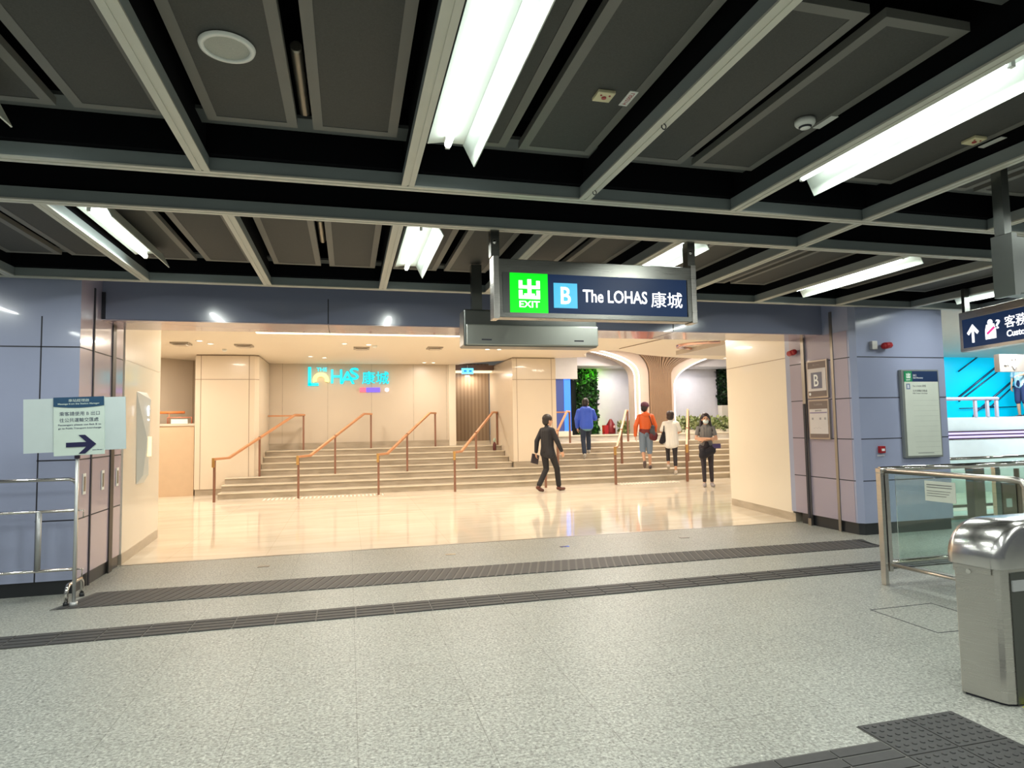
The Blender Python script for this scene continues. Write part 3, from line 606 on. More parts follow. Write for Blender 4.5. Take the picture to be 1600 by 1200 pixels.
# panels
def panel(x0, x1, y0, y1, label):
    t = thing('ceiling_panel', label, 'ceiling panel', ((x0+x1)/2, (y0+y1)/2, 3.1), 0, 'dark perforated ceiling panels')
    MB().box(x0+.05, y0+.05, 3.103, x1-.05, y1-.05, 3.13).build('perforated_sheet', M_PANEL, t)
    MB().box(x0, y0, 3.10, x0+.05, y1, 3.14).box(x1-.05, y0, 3.10, x1, y1, 3.14).box(x0+.05, y0, 3.10, x1-.05, y0+.05, 3.14).box(x0+.05, y1-.05, 3.10, x1-.05, y1, 3.14).build('frame', M_PFRAME, t)
for y0, y1, bn in ((1.98, 3.47, 'near'), (4.72, 6.46, 'far')):
    k = 0
    for i in range(len(XB)-1):
        a, b = XB[i], XB[i+1]
        if bn == 'near' and a > 6: continue
        c = (a+b)/2
        for (p, q) in ((a+.09, c-.04), (c+.04, b-.09)):
            panel(p, q, y0, y1, '%s dark perforated panel from the left in the %s ceiling bay' % (ORD[k] if k < 24 else 'rightmost', bn)); k += 1
    # things in the slots between the panels
for x, y, lb in ((-.22, 3.12, 'left of the nearest tube light'), (-.22, 5.5, 'in the far bay left of the exit sign')):
    o = MB(); o.tube([(x, y-.3+.012*i, 3.17) for i in range(50)], [.03 if i % 2 else .024 for i in range(50)], 10); o = o.build('corrugated_duct', mat('duct_metal', (.35, .32, .26), .35, .8)); orig(o, (x, y, 3.17)); tag(o, 'ribbed metal duct in a ceiling slot, %s' % lb, 'duct')
struct('ceiling', MB().box(-6, -4, 3.42, 14, 6.84, 3.5), M_BLK)
for i, (y0, y1) in enumerate(((3.50, 3.66), (6.50, 6.64), (1.72, 1.9))):
    struct('trim_%d' % (4+i), MB().box(-5.5, y0, 3.17, 13, y1, 3.19), mat('service_strip', (.11, .12, .115), .6))
struct('trim_7', MB().box(-5.5, 3.76, 3.04, 13, 3.80, 3.42).box(-5.5, 4.56, 3.04, 13, 4.60, 3.42).box(-5.5, 6.70, 3.04, 13, 6.74, 3.42), M_BLK)
# black ceiling edge to the front side (over the camera)
# lights
def fluo(x, y0, y1, label):
    t = thing('fluorescent_light', label, 'ceiling light', (x, (y0+y1)/2, ZC), 0, 'bare tube ceiling lights')
    z = ZC+.06
    MB().prism_xz([(x-.10, z+.03), (x-.02, z+.045), (x+.10, z+.045), (x+.10, z+.055), (x-.02, z+.055), (x-.10, z+.04)], y0-.08, y1+.08).build('tray', M_TRAY, t)
    MB().prism_xz([(x+.10, z+.05), (x+.16, z-.07), (x+.167, z-.067), (x+.107, z+.053)], y0-.08, y1+.10).build('reflector', M_TRAY, t)
    MB().tube([(x, y0, z), (x, y1, z)], .019, 12).build('tube', M_TUBE, t)
    for y in (y0-.02, y1): MB().box(x-.012, y, z-.018, x+.012, y+.02, z+.045).build('lamp_holder', M_WHITE, t)
    l = lamp('fluorescent_lamp', (x, (y0+y1)/2, z-.025), .05, TUBE_W, LIGHT_COOL, parent=None, sy=(y1-y0)); return t
for x, lb in ((-1.70, 'at the far left edge'), (.52, 'nearest the camera, left of centre'), (2.76, 'nearest the camera, on the right')):
    fluo(x, 2.02, 3.30, 'lit tube light in the near ceiling bay, %s' % lb)
fluo(5.05, 2.02, 3.30, 'lit tube in the near ceiling bay, right of the frame edge')
for x, lb, a, b in ((-1.70, 'over the left lavender wall', 4.80, 6.02), (.54, 'just left of the exit sign', 4.80, 6.05), (2.78, 'half hidden behind the exit sign', 4.75, 6.0), (5.07, 'right of the exit sign', 4.80, 6.25), (7.43, 'above the lavender pier', 5.0, 6.3)):
    fluo(x, a, b, 'lit tube light in the far ceiling bay, %s' % lb)
for x in (-1.7, .52, 2.76, 5.05):   # the same fittings continue above and behind the camera
    for y in (.2, -2.0): lamp('fluorescent_lamp', (x, y, ZC), .05, TUBE_W, LIGHT_COOL, sy=1.2)
for y in (5.4, 2.66, .2, -2.0): lamp('fluorescent_lamp', (-3.9, y, ZC), .05, TUBE_W, LIGHT_COOL, sy=1.2)
for x in (7.4, 9.7): lamp('fluorescent_lamp', (x, 2.6, ZC), .05, TUBE_W, LIGHT_COOL, sy=1.2); lamp('fluorescent_lamp', (x, .2, ZC), .05, TUBE_W, LIGHT_COOL, sy=1.2)
# speaker, detectors
t = thing('ceiling_speaker', 'round white grille speaker in the upper left ceiling panel', 'speaker', (-.49, 2.77, 3.1))
lathe([(.088, -.002), (.088, -.012), (.108, -.012), (.112, -.001)], (-.49, 2.77, 3.1), 40).build('rim', M_WHITE, t)
lathe([(0, -.009), (.088, -.006)], (-.49, 2.77, 3.1), 40).build('grille', mat('speaker_grille', (.42, .43, .38), .6, noise=(300, .3)), t)
for x, y, lb in ((1.21, 2.79, 'left of the smoke detector'), (3.51, 2.79, 'at the right above the second light')):
    t = thing('ceiling_indicator', 'square cream indicator plate on the ceiling, %s' % lb, 'indicator', (x, y, 3.1), 0, 'square cream indicator plates')
    MB().box(x-.045, y-.045, 3.085, x+.045, y+.045, 3.1025).build('plate', mat('cream_plate', (.72, .66, .42), .5), t, bevel=.004)
    MB().cyl((x, y), .012, 3.080, 3.085, 12).cyl((x-.022, y-.02), .005, 3.082, 3.085, 8).cyl((x+.022, y-.02), .005, 3.082, 3.085, 8).build('indicator_dots', M_RED, t)
t = thing('smoke_detector', 'round white smoke detector on a dark ceiling panel at the right', 'smoke detector', (2.37, 2.8, 3.1))
lathe([(0, -.048), (.026, -.046), (.034, -.034), (.046, -.03), (.052, -.02), (.052, 0), (0, 0)], (2.37, 2.8, 3.1), 28).build('housing', M_WHITE, t)
lathe([(.027, -.046), (.033, -.037)], (2.37, 2.8, 3.0995), 28).build('sensor_slot', M_JOINT, t)
for x, y, txt, lb in ((1.345, 2.80, 'LS00314', 'beside the cream indicator plate'), (2.50, 2.80, 'LS00415', 'beside the smoke detector'), (3.66, 2.80, 'LS00416', 'beside the right indicator plate')):
    t = thing('number_label', 'small white code label on the ceiling %s' % lb, 'label', (x, y, 3.1), 0, 'small white code labels on the ceiling')
    MB().box(x-.022, y-.07, 3.0985, x+.022, y+.07, 3.1025).build('plate', M_WHITE, t)
    if x < 2: 
        mb = text_mb(txt, .11, .022, .001); mb.v = [Vector((x+.011-p.z, y-.055+p.x, 3.0982+p.y*.3)) for p in mb.v]; mb.build('lettering', M_RED, t)
# hooks on the cross beam
for y, lb in ((2.72, 'upper'), (3.62, 'lower')):
    o = MB().tube([(1.49+.012*sin(a), y, ZC-.015+.014*cos(a)) for a in [k*pi/6 for k in range(11)]], .0025, 6).build('ceiling_hook', M_JOINT); orig(o, (1.49, y, ZC)); tag(o, '%s small wire hook hanging under the cross beam' % lb, 'hook', 'wire hooks under the cross beam')

# ================================================================== HANGING SIGNS
def pict_exit(mb, x, z, w, h):
    def r(a, b, c, d): mb.box(x+w*a, -.004, z+h*b, x+w*c, 0, z+h*d)
    r(.41, .17, .59, 1.0); r(.0, .52, .17, .93); r(.83, .52, 1.0, .93); r(.17, .52, .41, .68); r(.59, .52, .83, .68)
    r(.0, .0, .17, .44); r(.83, .0, 1.0, .44); r(.17, .0, .83, .17); r(.25, .17, .41, .27); r(.59, .17, .75, .27)
def sign_frame(t, W, Hh, dep=.12, f=.035, top=.10):
    """housing standing on local z=0 .. Hh, x 0..W, front face y=0"""
    s = MB().box(0, .012, 0, W, dep, Hh).box(0, 0, 0, W, .012, f).box(0, 0, Hh-top, W, .012, Hh).box(0, 0, f, f, .012, Hh-top).box(W-f, 0, f, W, .012, Hh-top)
    s.build('housing', M_STEELM, t, local=True, bevel=.004)
ex = thing('exit_sign', 'large hanging station exit sign with green square and white B badge text', 'sign', (1.07, 4.50, 2.29))
sign_frame(ex, 1.59, .44)
for x in (-.035, 1.59):
    MB().box(x, -.004, -.01, x+.045, .12, .46).build('side_post', M_STEEL, ex, local=True, bevel=.004)
    hg_ = MB().box(x-.01, .02, .46, x+.055, .10, .66).build('hanger', M_STEELM, ex, local=True)
    MB().ell((x+.017, .025, .57), (.018, .012, .02), 10, 6).build('bolt', M_CHROME, hg_, local=True)
MB().box(.382, .004, .036, 1.548, .0125, .338).build('navy_panel', M_NAVY, ex, local=True)
MB().box(.035, -.001, .035, .088, .0125, .34).build('inner_frame', M_STEELD, ex, local=True)
gq = MB().box(.091, -.002, .038, .384, .0125, .336).build('green_square', M_GREENS, ex, local=True)
mb = MB(); pict_exit(mb, .157, .142, .164, .148); mb.v = [p+Vector((0, -.002, 0)) for p in mb.v]; mb.build('exit_pictogram', M_WTXT, gq, local=True)
text_at('exit_word', 'EXIT', .160, .078, .158, .048, gq, M_WTXT, y=-.002)
bq = MB().box(.431, -.001, .082, .619, .004, .272).build('blue_square', M_BLUEB, ex, local=True)
text_at('letter_b', 'B', .486, .112, .078, .130, bq, M_WTXT, y=-.002)
text_at('english_name', 'The LOHAS', .665, .132, .535, .098, ex, M_WTXT, y=.003)
text_at('chinese_name', '康城', 1.235, .108, .27, .125, ex, M_WTXT, y=.003)
# fix widths: lettering spans the navy panel

fc_ = None
bx = thing('display_housing', 'blank brushed steel hanging box behind the exit sign', 'hanging box', (1.08, 6.0, 2.265))
MB().box(0, 0, 0, 1.38, .25, .36).build('housing', M_STEELD, bx, local=True, bevel=.015)
fc_ = MB().box(.02, -.022, .01, 1.38, 0, .21).build('front_cover', brushed('brushed_cover', (.52, .54, .49), .34, scale=(60, 1, 1)), bx, local=True, bevel=.01)
for x in (.17, 1.12): MB().box(x, -.024, .055, x+.10, -.0215, .068).build('slot', M_JOINT, fc_, local=True)
MB().box(.10, .08, .36, .20, .16, .82).build('hanger', M_STEELD, bx, local=True)
MB().box(1.18, .08, .36, 1.28, .16, .82).build('hanger', M_STEELD, bx, local=True)

gs = thing('gate_sign', 'dark hanging sign frame cut off by the right edge, above the ticket gate', 'sign', (3.79, 2.80, 2.21))
MB().box(0, 0, 0, 1.6, .12, .34).build('housing', M_STEELD, gs, local=True, bevel=.004)
MB().box(-.04, -.005, -.01, 0, .12, .36).build('side_post', M_STEELD, gs, local=True)
MB().box(-.045, .03, .36, .01, .09, .90).build('hanger', M_STEELD, gs, local=True)
MB().box(1.5, .03, .34, 1.555, .09, .90).build('hanger', M_STEELD, gs, local=True)

dirv = Vector((6.92-7.12, 5.11-5.97, 0)).normalized(); rz = atan2(dirv.y, dirv.x)
ds = thing('customer_service_sign', 'hanging navy sign with white arrow and helper pictogram at the right edge', 'sign', (7.13, 6.0, 2.27), rz)
MB().box(0, .012, 0, 1.6, .12, .47).box(0, 0, 0, 1.6, .012, .035).box(0, 0, .38, 1.6, .012, .47).box(0, 0, .035, .045, .012, .38).build('housing', M_STEEL, ds, local=True, bevel=.004)
for x in (.02, 1.5): MB().box(x, .03, .47, x+.05, .09, .76).build('hanger', M_STEELD, ds, local=True)
MB().box(.045, .003, .035, 1.58, .0125, .38).build('navy_panel', M_NAVY, ds, local=True)
x0 = .12; mb = MB().prism_xz([(x0+.075, .09), (x0+.105, .09), (x0+.105, .235), (x0+.155, .185), (x0+.18, .21), (x0+.09, .305), (x0, .21), (x0+.025, .185), (x0+.075, .235)], -.003, .003); mb.build('arrow', M_WTXT, ds, local=True)
x0 = .40; mb = MB().box(x0, -.003, .10, x0+.15, .003, .20).prism_xz([(x0, .2), (x0+.15, .2), (x0+.13, .265), (x0+.02, .265)], -.003, .003).prism_xz(arc_pts(x0+.075, .285, .035, 0, 2*pi, 16)[:-1], -.003, .003); mb.build('helper_pictogram', M_WTXT, ds, local=True)
MB().prism_xz([(x0+.02, .17), (x0+.13, .235), (x0+.15, .215), (x0+.04, .15)], -.006, -.003).build('pink_sash', emis('pink_sash', (.8, .05, .3), 1), ds, local=True)
text_at('question_mark', '?', x0+.155, .20, .06, .10, ds, M_WTXT, y=.002)
text_at('chinese_line', '客務中心', .68, .19, .60, .13, ds, M_WTXT, y=.002); text_at('english_line', 'Customer Service', .70, .09, .72, .07, ds, M_WTXT, y=.002)

# ================================================================== PIER FITTINGS
ib = thing('exit_directory_board', 'tall white exit directory board on the lavender pier', 'sign board', (7.06, YW-.005, .97))
MB().box(0, -.05, 0, .61, 0, 1.16).build('frame', mat('board_frame', (.30, .32, .30), .4, .6), ib, local=True, bevel=.004)
MB().box(.035, -.053, .025, .59, -.05, 1.0).build('white_sheet', mat('board_sheet', (.60, .64, .56), .5), ib, local=True)
MB().box(.035, -.053, 1.0, .59, -.05, 1.14).build('navy_header', mat('navy_print', (.015, .035, .10), .3), ib, local=True)
MB().box(.037, -.055, 1.0, .165, -.053, 1.14).build('green_square', mat('green_print', (.02, .25, .10), .3), ib, local=True)
M_WPR = mat('white_print', (.85, .87, .85), .5); M_GPR = mat('grey_print', (.16, .17, .17), .6)
mb = MB(); pict_exit(mb, .07, 1.05, .065, .065); mb.v = [p+Vector((0, -.054, 0)) for p in mb.v]; mb.build('exit_pictogram', M_WPR, ib, local=True)
text_at('exit_caption', 'EXIT', .07, 1.015, .065, .022, ib, M_WPR, y=-.0545, depth=.001)
text_at('header_lettering', '出口\nExit Directory', .185, 1.035, .16, .065, ib, M_WPR, y=-.053, depth=.001)
MB().box(.065, -.055, .90, .125, -.053, .975).build('badge', mat('blue_print', (.16, .20, .32), .4), ib, local=True)
text_at('badge_letter', 'B', .082, .915, .026, .045, ib, M_WPR, y=-.055, depth=.001)
text_at('lettering', 'The LOHAS 康城', .165, .93, .22, .03, ib, M_GPR, y=-.053, depth=.001); text_at('lettering', '公共運輸交匯處', .165, .865, .24, .03, ib, M_GPR, y=-.053, depth=.001); text_at('lettering', 'Public Transport Interchange', .165, .835, .24, .02, ib, M_GPR, y=-.053, depth=.001)
mb = MB()
for i in range(11): mb.box(.165, -.0538, .75-i*.068, .57, -.053, .752-i*.068)
mb.build('ruled_lines', mat('rule_grey', (.36, .40, .36), .6), ib, local=True)
MB().box(.20, -.0538, .055, .46, -.053, .062).build('footer_line', M_GPR, ib, local=True)
t = thing('fire_call_point', 'small red break glass call point on the lavender pier', 'call point', (6.71, YW-.005, 1.09))
MB().box(-.045, -.04, -.045, .045, 0, .045).build('box', M_RED, t, local=True, bevel=.006)
MB().box(-.02, -.043, -.02, .028, -.04, .012).build('glass_plate', M_WHITE, t, local=True)
MB().box(-.06, -.003, -.09, .06, 0, -.065).build('caption_strip', mat('caption_pale', (.55, .55, .62), .5), t, local=True)
t = thing('alarm_beacon', 'red alarm beacon on the front of the lavender pier', 'alarm', (6.83, YW-.005, 2.44), 0, 'red alarm beacons beside the exit')
MB().tube([(-.035, -.06, 0), (.05, -.06, .012)], .042, 16).ell((.055, -.06, .013), (.04, .042, .042)).ell((-.04, -.06, 0), (.03, .04, .04)).build('beacon', M_RED, t, local=True)
MB().box(-.03, -.04, -.02, .03, 0, .02).build('mount', M_WHITE, t, local=True)
t = thing('junction_box', 'small grey metal box beside the front alarm beacon', 'junction box', (6.66, YW-.005, 2.45))
MB().box(-.04, -.05, -.055, .045, 0, .055).build('box', M_STEEL, t, local=True, bevel=.004)
t = thing('alarm_beacon', 'red alarm beacon on the right reveal above the guide rail', 'alarm', (XR-.005, 7.95, 2.47), 0, 'red alarm beacons beside the exit')
MB().tube([(-.05, .05, 0), (-.05, -.05, .012)], .040, 16).ell((-.05, -.055, .013), (.04, .04, .04)).ell((-.05, .055, 0), (.04, .03, .04)).build('beacon', M_RED, t, local=True)
MB().box(-.03, -.03, -.02, 0, .03, .02).build('mount', M_WHITE, t, local=True)
# posters on the right reveal (facing -X)
for z0, h, lb, k in ((1.79, .53, 'upper framed poster with the letter B on the right reveal', 0), (1.22, .55, 'lower framed notice with small map on the right reveal', 1)):
    t = thing('framed_poster', lb, 'poster', (XR-.003, 7.68, z0), -pi/2)     # local x -> world -y
    MB().box(0, -.035, 0, .40, 0, h).build('frame', mat('poster_frame', (.38, .33, .29), .3, .7), t, local=True, bevel=.004)
    MB().box(.025, -.037, .02, .375, -.035, h-.02).build('brown_print', mat('poster_brown', (.17, .125, .11), .5), t, local=True)
    if k == 0:
        MB().box(.025, -.039, .10, .375, -.037, h-.115).build('sheet', mat('poster_sheet', (.62, .58, .57), .5), t, local=True)
        MB().box(.09, -.041, .135, .30, -.039, .36).build('badge', mat('poster_badge', (.15, .15, .21), .4), t, local=True)
        text_at('badge_letter', 'B', .145, .165, .09, .165, t, M_WPR, y=-.041, depth=.001); text_at('header_lettering', '出口 Exit', .13, h-.075, .13, .025, t, mat('tan_print', (.36, .30, .27), .5), y=-.037, depth=.001)
        MB().prism_xz(arc_pts(.055, .06, .02, 0, 2*pi, 14)[:-1], -.039, -.037).build('round_mark', M_WPR, t, local=True)
    else:
        MB().box(.025, -.039, .075, .375, -.037, h-.13).build('sheet', mat('poster_sheet', (.62, .58, .57), .5), t, local=True)
        MB().box(.035, -.041, h-.19, .365, -.039, h-.175).build('violet_rule', mat('violet_print', (.22, .17, .30), .5), t, local=True)
        mb = MB()
        for x in (.07, .22, .31): mb.box(x, -.041, .27, x+.03, -.039, .30)
        for i in range(5): mb.box(.10+.03*i, -.041, .15+.01*(i % 2), .12+.03*i, -.039, .154+.01*(i % 2))
        mb.build('small_map', mat('map_grey', (.32, .30, .32), .5), t, local=True)
        text_at('header_lettering', '車站服務時間', .12, h-.08, .16, .028, t, mat('tan_print', (.36, .30, .27), .5), y=-.037, depth=.001)
        text_at('sheet_title', '服務時間', .14, h-.165, .12, .022, t, M_GPR, y=-.039, depth=.001)
# payphone-like panel on the left cream wall (facing +X)
t = thing('wall_intercom', 'pale grey angled help panel with a small lit screen on the left cream wall', 'help panel', (-2.535, 8.72, .85), pi/2)   # local x -> world +y, local -y -> world +x
MB().add([(-.33+.33, -.02, 0), (.30, -.02, 0), (.36, -.02, 1.14), (-.05, -.02, 1.14), (.08, -.07, .10), (.25, -.085, .10), (.30, -.085, 1.05), (.12, -.10, .55)],
         [(0, 1, 5, 4), (1, 2, 6, 5), (0, 4, 7, 3), (4, 5, 7), (5, 6, 7), (3, 7, 6, 2), (0, 3, 2, 1)]).build('body', mat('pale_grey_enamel', (.55, .58, .56), .35), t, local=True)
MB().box(.15, -.108, .33, .28, -.085, .58).build('screen', emis('screen_warm', (1, .82, .5), 1.0), t, local=True)
MB().prism_xz([(.17, .84), (.185, .84), (.185, .92), (.205, .92), (.178, .97), (.15, .92), (.17, .92)], -.10, -.085).box(.165, -.10, .78, .195, -.085, .80).build('arrow', M_WTXT, t, local=True)

# ================================================================== LEFT BARRIER + NOTICE
t = thing('crowd_barrier', 'polished steel crowd barrier in front of the left lavender wall', 'barrier', (-2.36, 6.56, 0))
by = 6.56; xe = -2.37
MB().tube([(-4.3, by, 1.08), (xe-.06, by, 1.08), (xe-.02, by, 1.065), (xe, by, 1.03), (xe, by, .12)], .017, 12).build('frame', M_CHROME, t)
for z in (.80, .28): MB().tube([(-4.3, by, z), (xe, by, z)], .013, 10).build('rail', M_CHROME, t)
for x in (-2.98, -2.66, -3.4, -3.8): MB().tube([(x, by, .28), (x, by, .80)], .022, 10).build('upright', mat('upright_grey', (.42, .43, .43), .4, .6), t)
MB().tube([(xe, by-.17, .02), (xe, by-.17, .13), (xe, by-.13, .17), (xe, by+.13, .17), (xe, by+.17, .13), (xe, by+.17, .02)], .017, 12).build('foot', M_CHROME, t)
ft_ = [c for c in t.children if c.name.startswith('foot')][0]
for s in (-1, 1): MB().cyl((xe, by+.17*s), .022, 0, .03, 12).build('rubber_cap', M_PLINTH, ft_)
MB().tube([(xe+.005, by-.01, .80), (xe+.06, by-.01, .80), (xe+.06, by-.01, .73)], .006, 8).tube([(xe+.005, by-.01, .28), (xe+.06, by-.01, .28), (xe+.06, by-.01, .21)], .006, 8).build('hook', M_CHROME, t)
t = thing('notice_stand', 'white notice board with a dark right arrow on a thin pole', 'notice board', (-2.30, 6.36, 0))
MB().tube([(-2.30, 6.36, .03), (-2.30, 6.36, 1.34)], .014, 12).build('pole', mat('pole_grey', (.55, .56, .55), .35, .5), t)
MB().cyl((-2.30, 6.36), .03, 0, .04, 16).build('base', mat('pole_grey', (.55, .56, .55), .35, .5), t)
MB().cyl((-2.30, 6.36), .022, 1.27, 1.345, 14).build('clamp', mat('dark_violet', (.03, .015, .05), .4), t)
# board slightly tilted: right edge up
def tiltv(mb, c, a):
    for i, p in enumerate(mb.v):
        d = p-Vector(c); mb.v[i] = Vector(c)+Vector((d.x*cos(a)-d.z*sin(a), d.y, d.x*sin(a)+d.z*cos(a)))
    return mb
ta = radians(1.6); cc = (-2.31, 6.33, 1.57)
tiltv(MB().box(-2.705, 6.335, 1.335, -1.92, 6.345, 1.80), cc, ta).build('backing_board', mat('backing_white', (.52, .60, .60), .5), t)
tiltv(MB().box(-2.475, 6.325, 1.30, -2.085, 6.334, 1.808), cc, ta).build('sheet', mat('notice_sheet', (.56, .66, .60), .5), t)
hdm = MB().prism_xz([(-2.475, 1.808), (-2.085, 1.808), (-2.085, 1.728)]+[(-2.085-.39*i/10, 1.728-.014*sin(pi*i/10)) for i in range(1, 10)]+[(-2.475, 1.728)], 6.322, 6.325)
tiltv(hdm, cc, ta).build('header_band', mat('teal_print', (.012, .06, .13), .4), t)
ar = MB().prism_xz([(-2.38, 1.372), (-2.225, 1.372), (-2.285, 1.312), (-2.235, 1.312), (-2.150, 1.392), (-2.235, 1.475), (-2.285, 1.475), (-2.225, 1.412), (-2.38, 1.412)], 6.320, 6.325)
tiltv(ar, cc, ta).build('arrow', mat('ink_navy', (.012, .012, .06), .4), t)
def ntext(nm, body, x, z, w_, h_, m_):
    mb = text_mb(body, w_, h_, .001); mb.v = [Vector((p.x+x, p.y+6.3245, p.z+z)) for p in mb.v]; tiltv(mb, cc, ta).build(nm, m_, t)
M_TP = mat('pale_print', (.55, .66, .62), .5); M_TG = mat('slate_print', (.07, .09, .14), .5)
def ntext2(nm, body, x, z, w_, h_, m_):
    mb = text_mb(body, w_, h_, .001); mb.v = [Vector((p.x+x, p.y+6.3215, p.z+z)) for p in mb.v]; tiltv(mb, cc, ta).build(nm, m_, t)
ntext2('title_chinese', '車站經理啟', -2.36, 1.765, .16, .026, M_TP); ntext2('title_english', 'Message from the Station Manager', -2.44, 1.738, .32, .018, M_TP)
ntext('line_chinese', '乘客請使用 B 出口', -2.43, 1.645, .31, .036, M_TG); ntext('line_chinese', '往公共運輸交匯處', -2.43, 1.590, .30, .036, M_TG)
ntext('line_english', 'Passengers please use Exit B to', -2.44, 1.555, .33, .018, M_TG); ntext('line_english', 'go to Public Transport Interchange', -2.44, 1.525, .33, .018, M_TG)
ntext('footer', 'Station Manager', -2.18, 1.335, .08, .010, M_TG)

# ================================================================== FLOOR STRIPS
mb = MB().box(-2.42, 6.38, 0, 6.05, 6.92, .004).mi(1)
x = -2.38
k = 0
mb2 = MB()
while x < 6.0:
    mb2.box(x, 6.40, .004, x+.028, 6.90, .009); x += .072
t = thing('tactile_strip', 'wide ribbed dark strip on the floor just before the exit', 'tactile strip', (2, 6.65, 0))
MB().prism([(-2.45, 6.28), (5.98, 6.20), (6.17, 6.64), (-2.28, 6.82)], 0, .004).build('base', M_TACTL, t)
ribs = MB(); x = -2.40
while x < 6.05:
    f = (x+2.4)/8.4; ya = 6.285-.08*f; yb = 6.80-.165*f; ribs.prism([(x+.0, ya), (x+.062, ya), (x+.062+.16, yb), (x+.16, yb)] if x < 5.95 else [(x, ya), (x+.03, ya), (x+.05, yb), (x+.02, yb)], .004, .0075); x += .085
ribs.build('ribs', M_TACT, t)
t = thing('guide_strip', 'long dark guide path of grooved square tiles crossing the floor', 'tactile strip', (2, 5.43, 0))
MB().box(-5, 5.27, 0, 8.5, 5.58, .003).build('base', M_TACTL, t)
gt = MB(); x = .055-.304*16
while x < 8.3:
    for j in range(4): gt.box(x+.006, 5.275+j*.0765, .003, x+.298, 5.275+j*.0765+.062, .008)
    x += .304
gt.build('grooved_tiles', M_TACT, t)
t = thing('tactile_block', 'dark studded tactile block at the bottom right corner', 'tactile strip', (2.7, 2.5, 0))
MB().prism([(-1, 2.22), (-1, 2.53), (2.39, 2.53), (2.39, 2.675), (2.97, 2.675), (2.97, 1.6), (2.39, 1.6), (2.39, 2.22)], 0, .003).build('base', M_TACTL, t)
tl = MB(); sd = MB()
for (a, b, c, d) in [(2.395, 2.385, 2.675, 2.672), (2.683, 2.385, 2.965, 2.672), (2.395, 2.09, 2.675, 2.378), (2.683, 2.09, 2.965, 2.378), (2.395, 1.795, 2.675, 2.083), (2.683, 1.795, 2.965, 2.083)]:
    tl.box(a, b, .003, c, d, .007)
    for i in range(6):
        for j in range(6): sd.tube([(a+.025+i*.046, b+.03+j*.046, .007), (a+.025+i*.046, b+.03+j*.046, .011)], [.012, .009], 8)
x = 2.385
while x > -1:
    for j in range(4): tl.box(x-.285, 2.235+j*.074, .003, x-.005, 2.235+j*.074+.060, .007)
    x -= .29
tl.build('tiles', M_TACT, t); sd.build('studs', M_TACT, t)['kind'] = 'stuff'
# access hatch outline
o = MB()
hp = [(3.96, 4.22), (3.97, 3.64), (4.55, 3.62), (4.55, 4.22)]
for i in range(4):
    a = Vector((*hp[i], 0)); b = Vector((*hp[(i+1) % 4], 0)); o.bar([a, b], .008, .003)
o = o.build('floor_hatch', M_JOINT); orig(o, (4.2, 3.9, 0)); tag(o, 'thin dark outline of a square access hatch in the granite floor', 'floor hatch')
for x, y, lb, mm in ((1.15, 7.45, 'small metal floor socket nearest the middle of the threshold', 0), (2.55, 7.45, 'small bright metal floor plate left of the studs at the threshold', 0), (-.9, 7.5, 'small pale floor plate left along the threshold', 1), (4.2, 7.5, 'small brown floor plate right along the threshold', 1)):
    o = MB().box(x-.06, y-.03, 0, x+.06, y+.03, .004).build('floor_plate', M_CHROME if mm == 0 else M_GUIDE); orig(o, (x, y, 0)); tag(o, lb, 'floor plate', 'small metal plates along the threshold')

# ================================================================== GLASS BARRIER, TICKET GATE
bp = Vector((4.70, 4.80, 0))
t = thing('glass_barrier', 'steel and glass barrier with a square corner post at the right', 'glass barrier', bp)
MB().box(4.665, 4.775, 0, 4.70, 4.83, 1.0).mi(1).box(4.70, 4.785, .2, 4.715, 4.82, .98).mi(0).box(4.715, 4.775, .12, 4.755, 4.83, 1.0).build('corner_post', [M_STEEL, M_JOINT], t, bevel=.003)
MB().box(4.665, 4.77, 1.0, 4.745, 4.835, 1.045).build('post_cap', M_CHROME, t, bevel=.006)
# long rail along +X and rail towards camera
MB().tube([(4.70, 4.82, 1.03), (8.3, 4.88, 1.03)], .024, 14).build('top_rail', M_CHROME, t)
MB().tube([(4.72, 4.78, 1.02), (4.84, 3.72, 1.02), (4.845, 3.66, 1.01), (4.85, 3.64, .97), (4.85, 3.64, .2)], .024, 14).build('top_rail', M_STEEL, t)
MB().tube([(4.74, 4.84, .185), (8.3, 4.9, .185)], .016, 12).build('bottom_rail', M_CHROME, t)
MB().tube([(4.73, 4.76, .18), (4.84, 3.66, .18)], .016, 12).build('bottom_rail', M_STEEL, t)
MB().box(4.82, 4.845, .21, 8.2, 4.853, .985).build('glass_panel', M_GLASS, t)
MB().prism([(4.745, 4.70), (4.753, 4.70), (4.845, 3.70), (4.837, 3.70)], .21, .985).build('glass_panel', M_GLASS, t)
MB().box(6.1, 4.86, 0, 6.16, 4.90, 1.0).build('post', M_STEEL, t); MB().box(8.25, 4.86, 0, 8.31, 4.92, 1.0).build('post', M_STEEL, t)
MB().box(4.83, 3.62, 0, 4.87, 3.66, .2).build('post', M_STEEL, t)
t2 = thing('paper_notice', 'white laminated notice taped to the barrier glass', 'notice', (4.80, 4.1, .80))
M_PAPER = mat('notice_paper', (.55, .60, .53), .5)
MB().prism([(4.768, 4.42), (4.772, 4.42), (4.796, 4.155), (4.792, 4.155)], .79, .96).build('paper', M_PAPER, t2)
def noteline(z, w_, th): 
    MB().prism([(4.766+.0, 4.40), (4.767, 4.40), (4.767+.024*w_, 4.40-.24*w_), (4.766+.024*w_, 4.40-.24*w_)], z, z+th).build('printed_line', M_GPR, t2)
for z, w_, th in ((.925, .9, .007), (.905, .9, .006), (.875, .85, .004), (.855, .8, .004), (.835, .7, .004)): noteline(z, w_, th)

g = thing('ticket_gate', 'brushed steel ticket gate cabinet with a rounded hood at the right edge', 'ticket gate', (3.30, 2.75, 0))
ga = Vector((3.235, 2.83)); gb = Vector((3.30, 2.635))
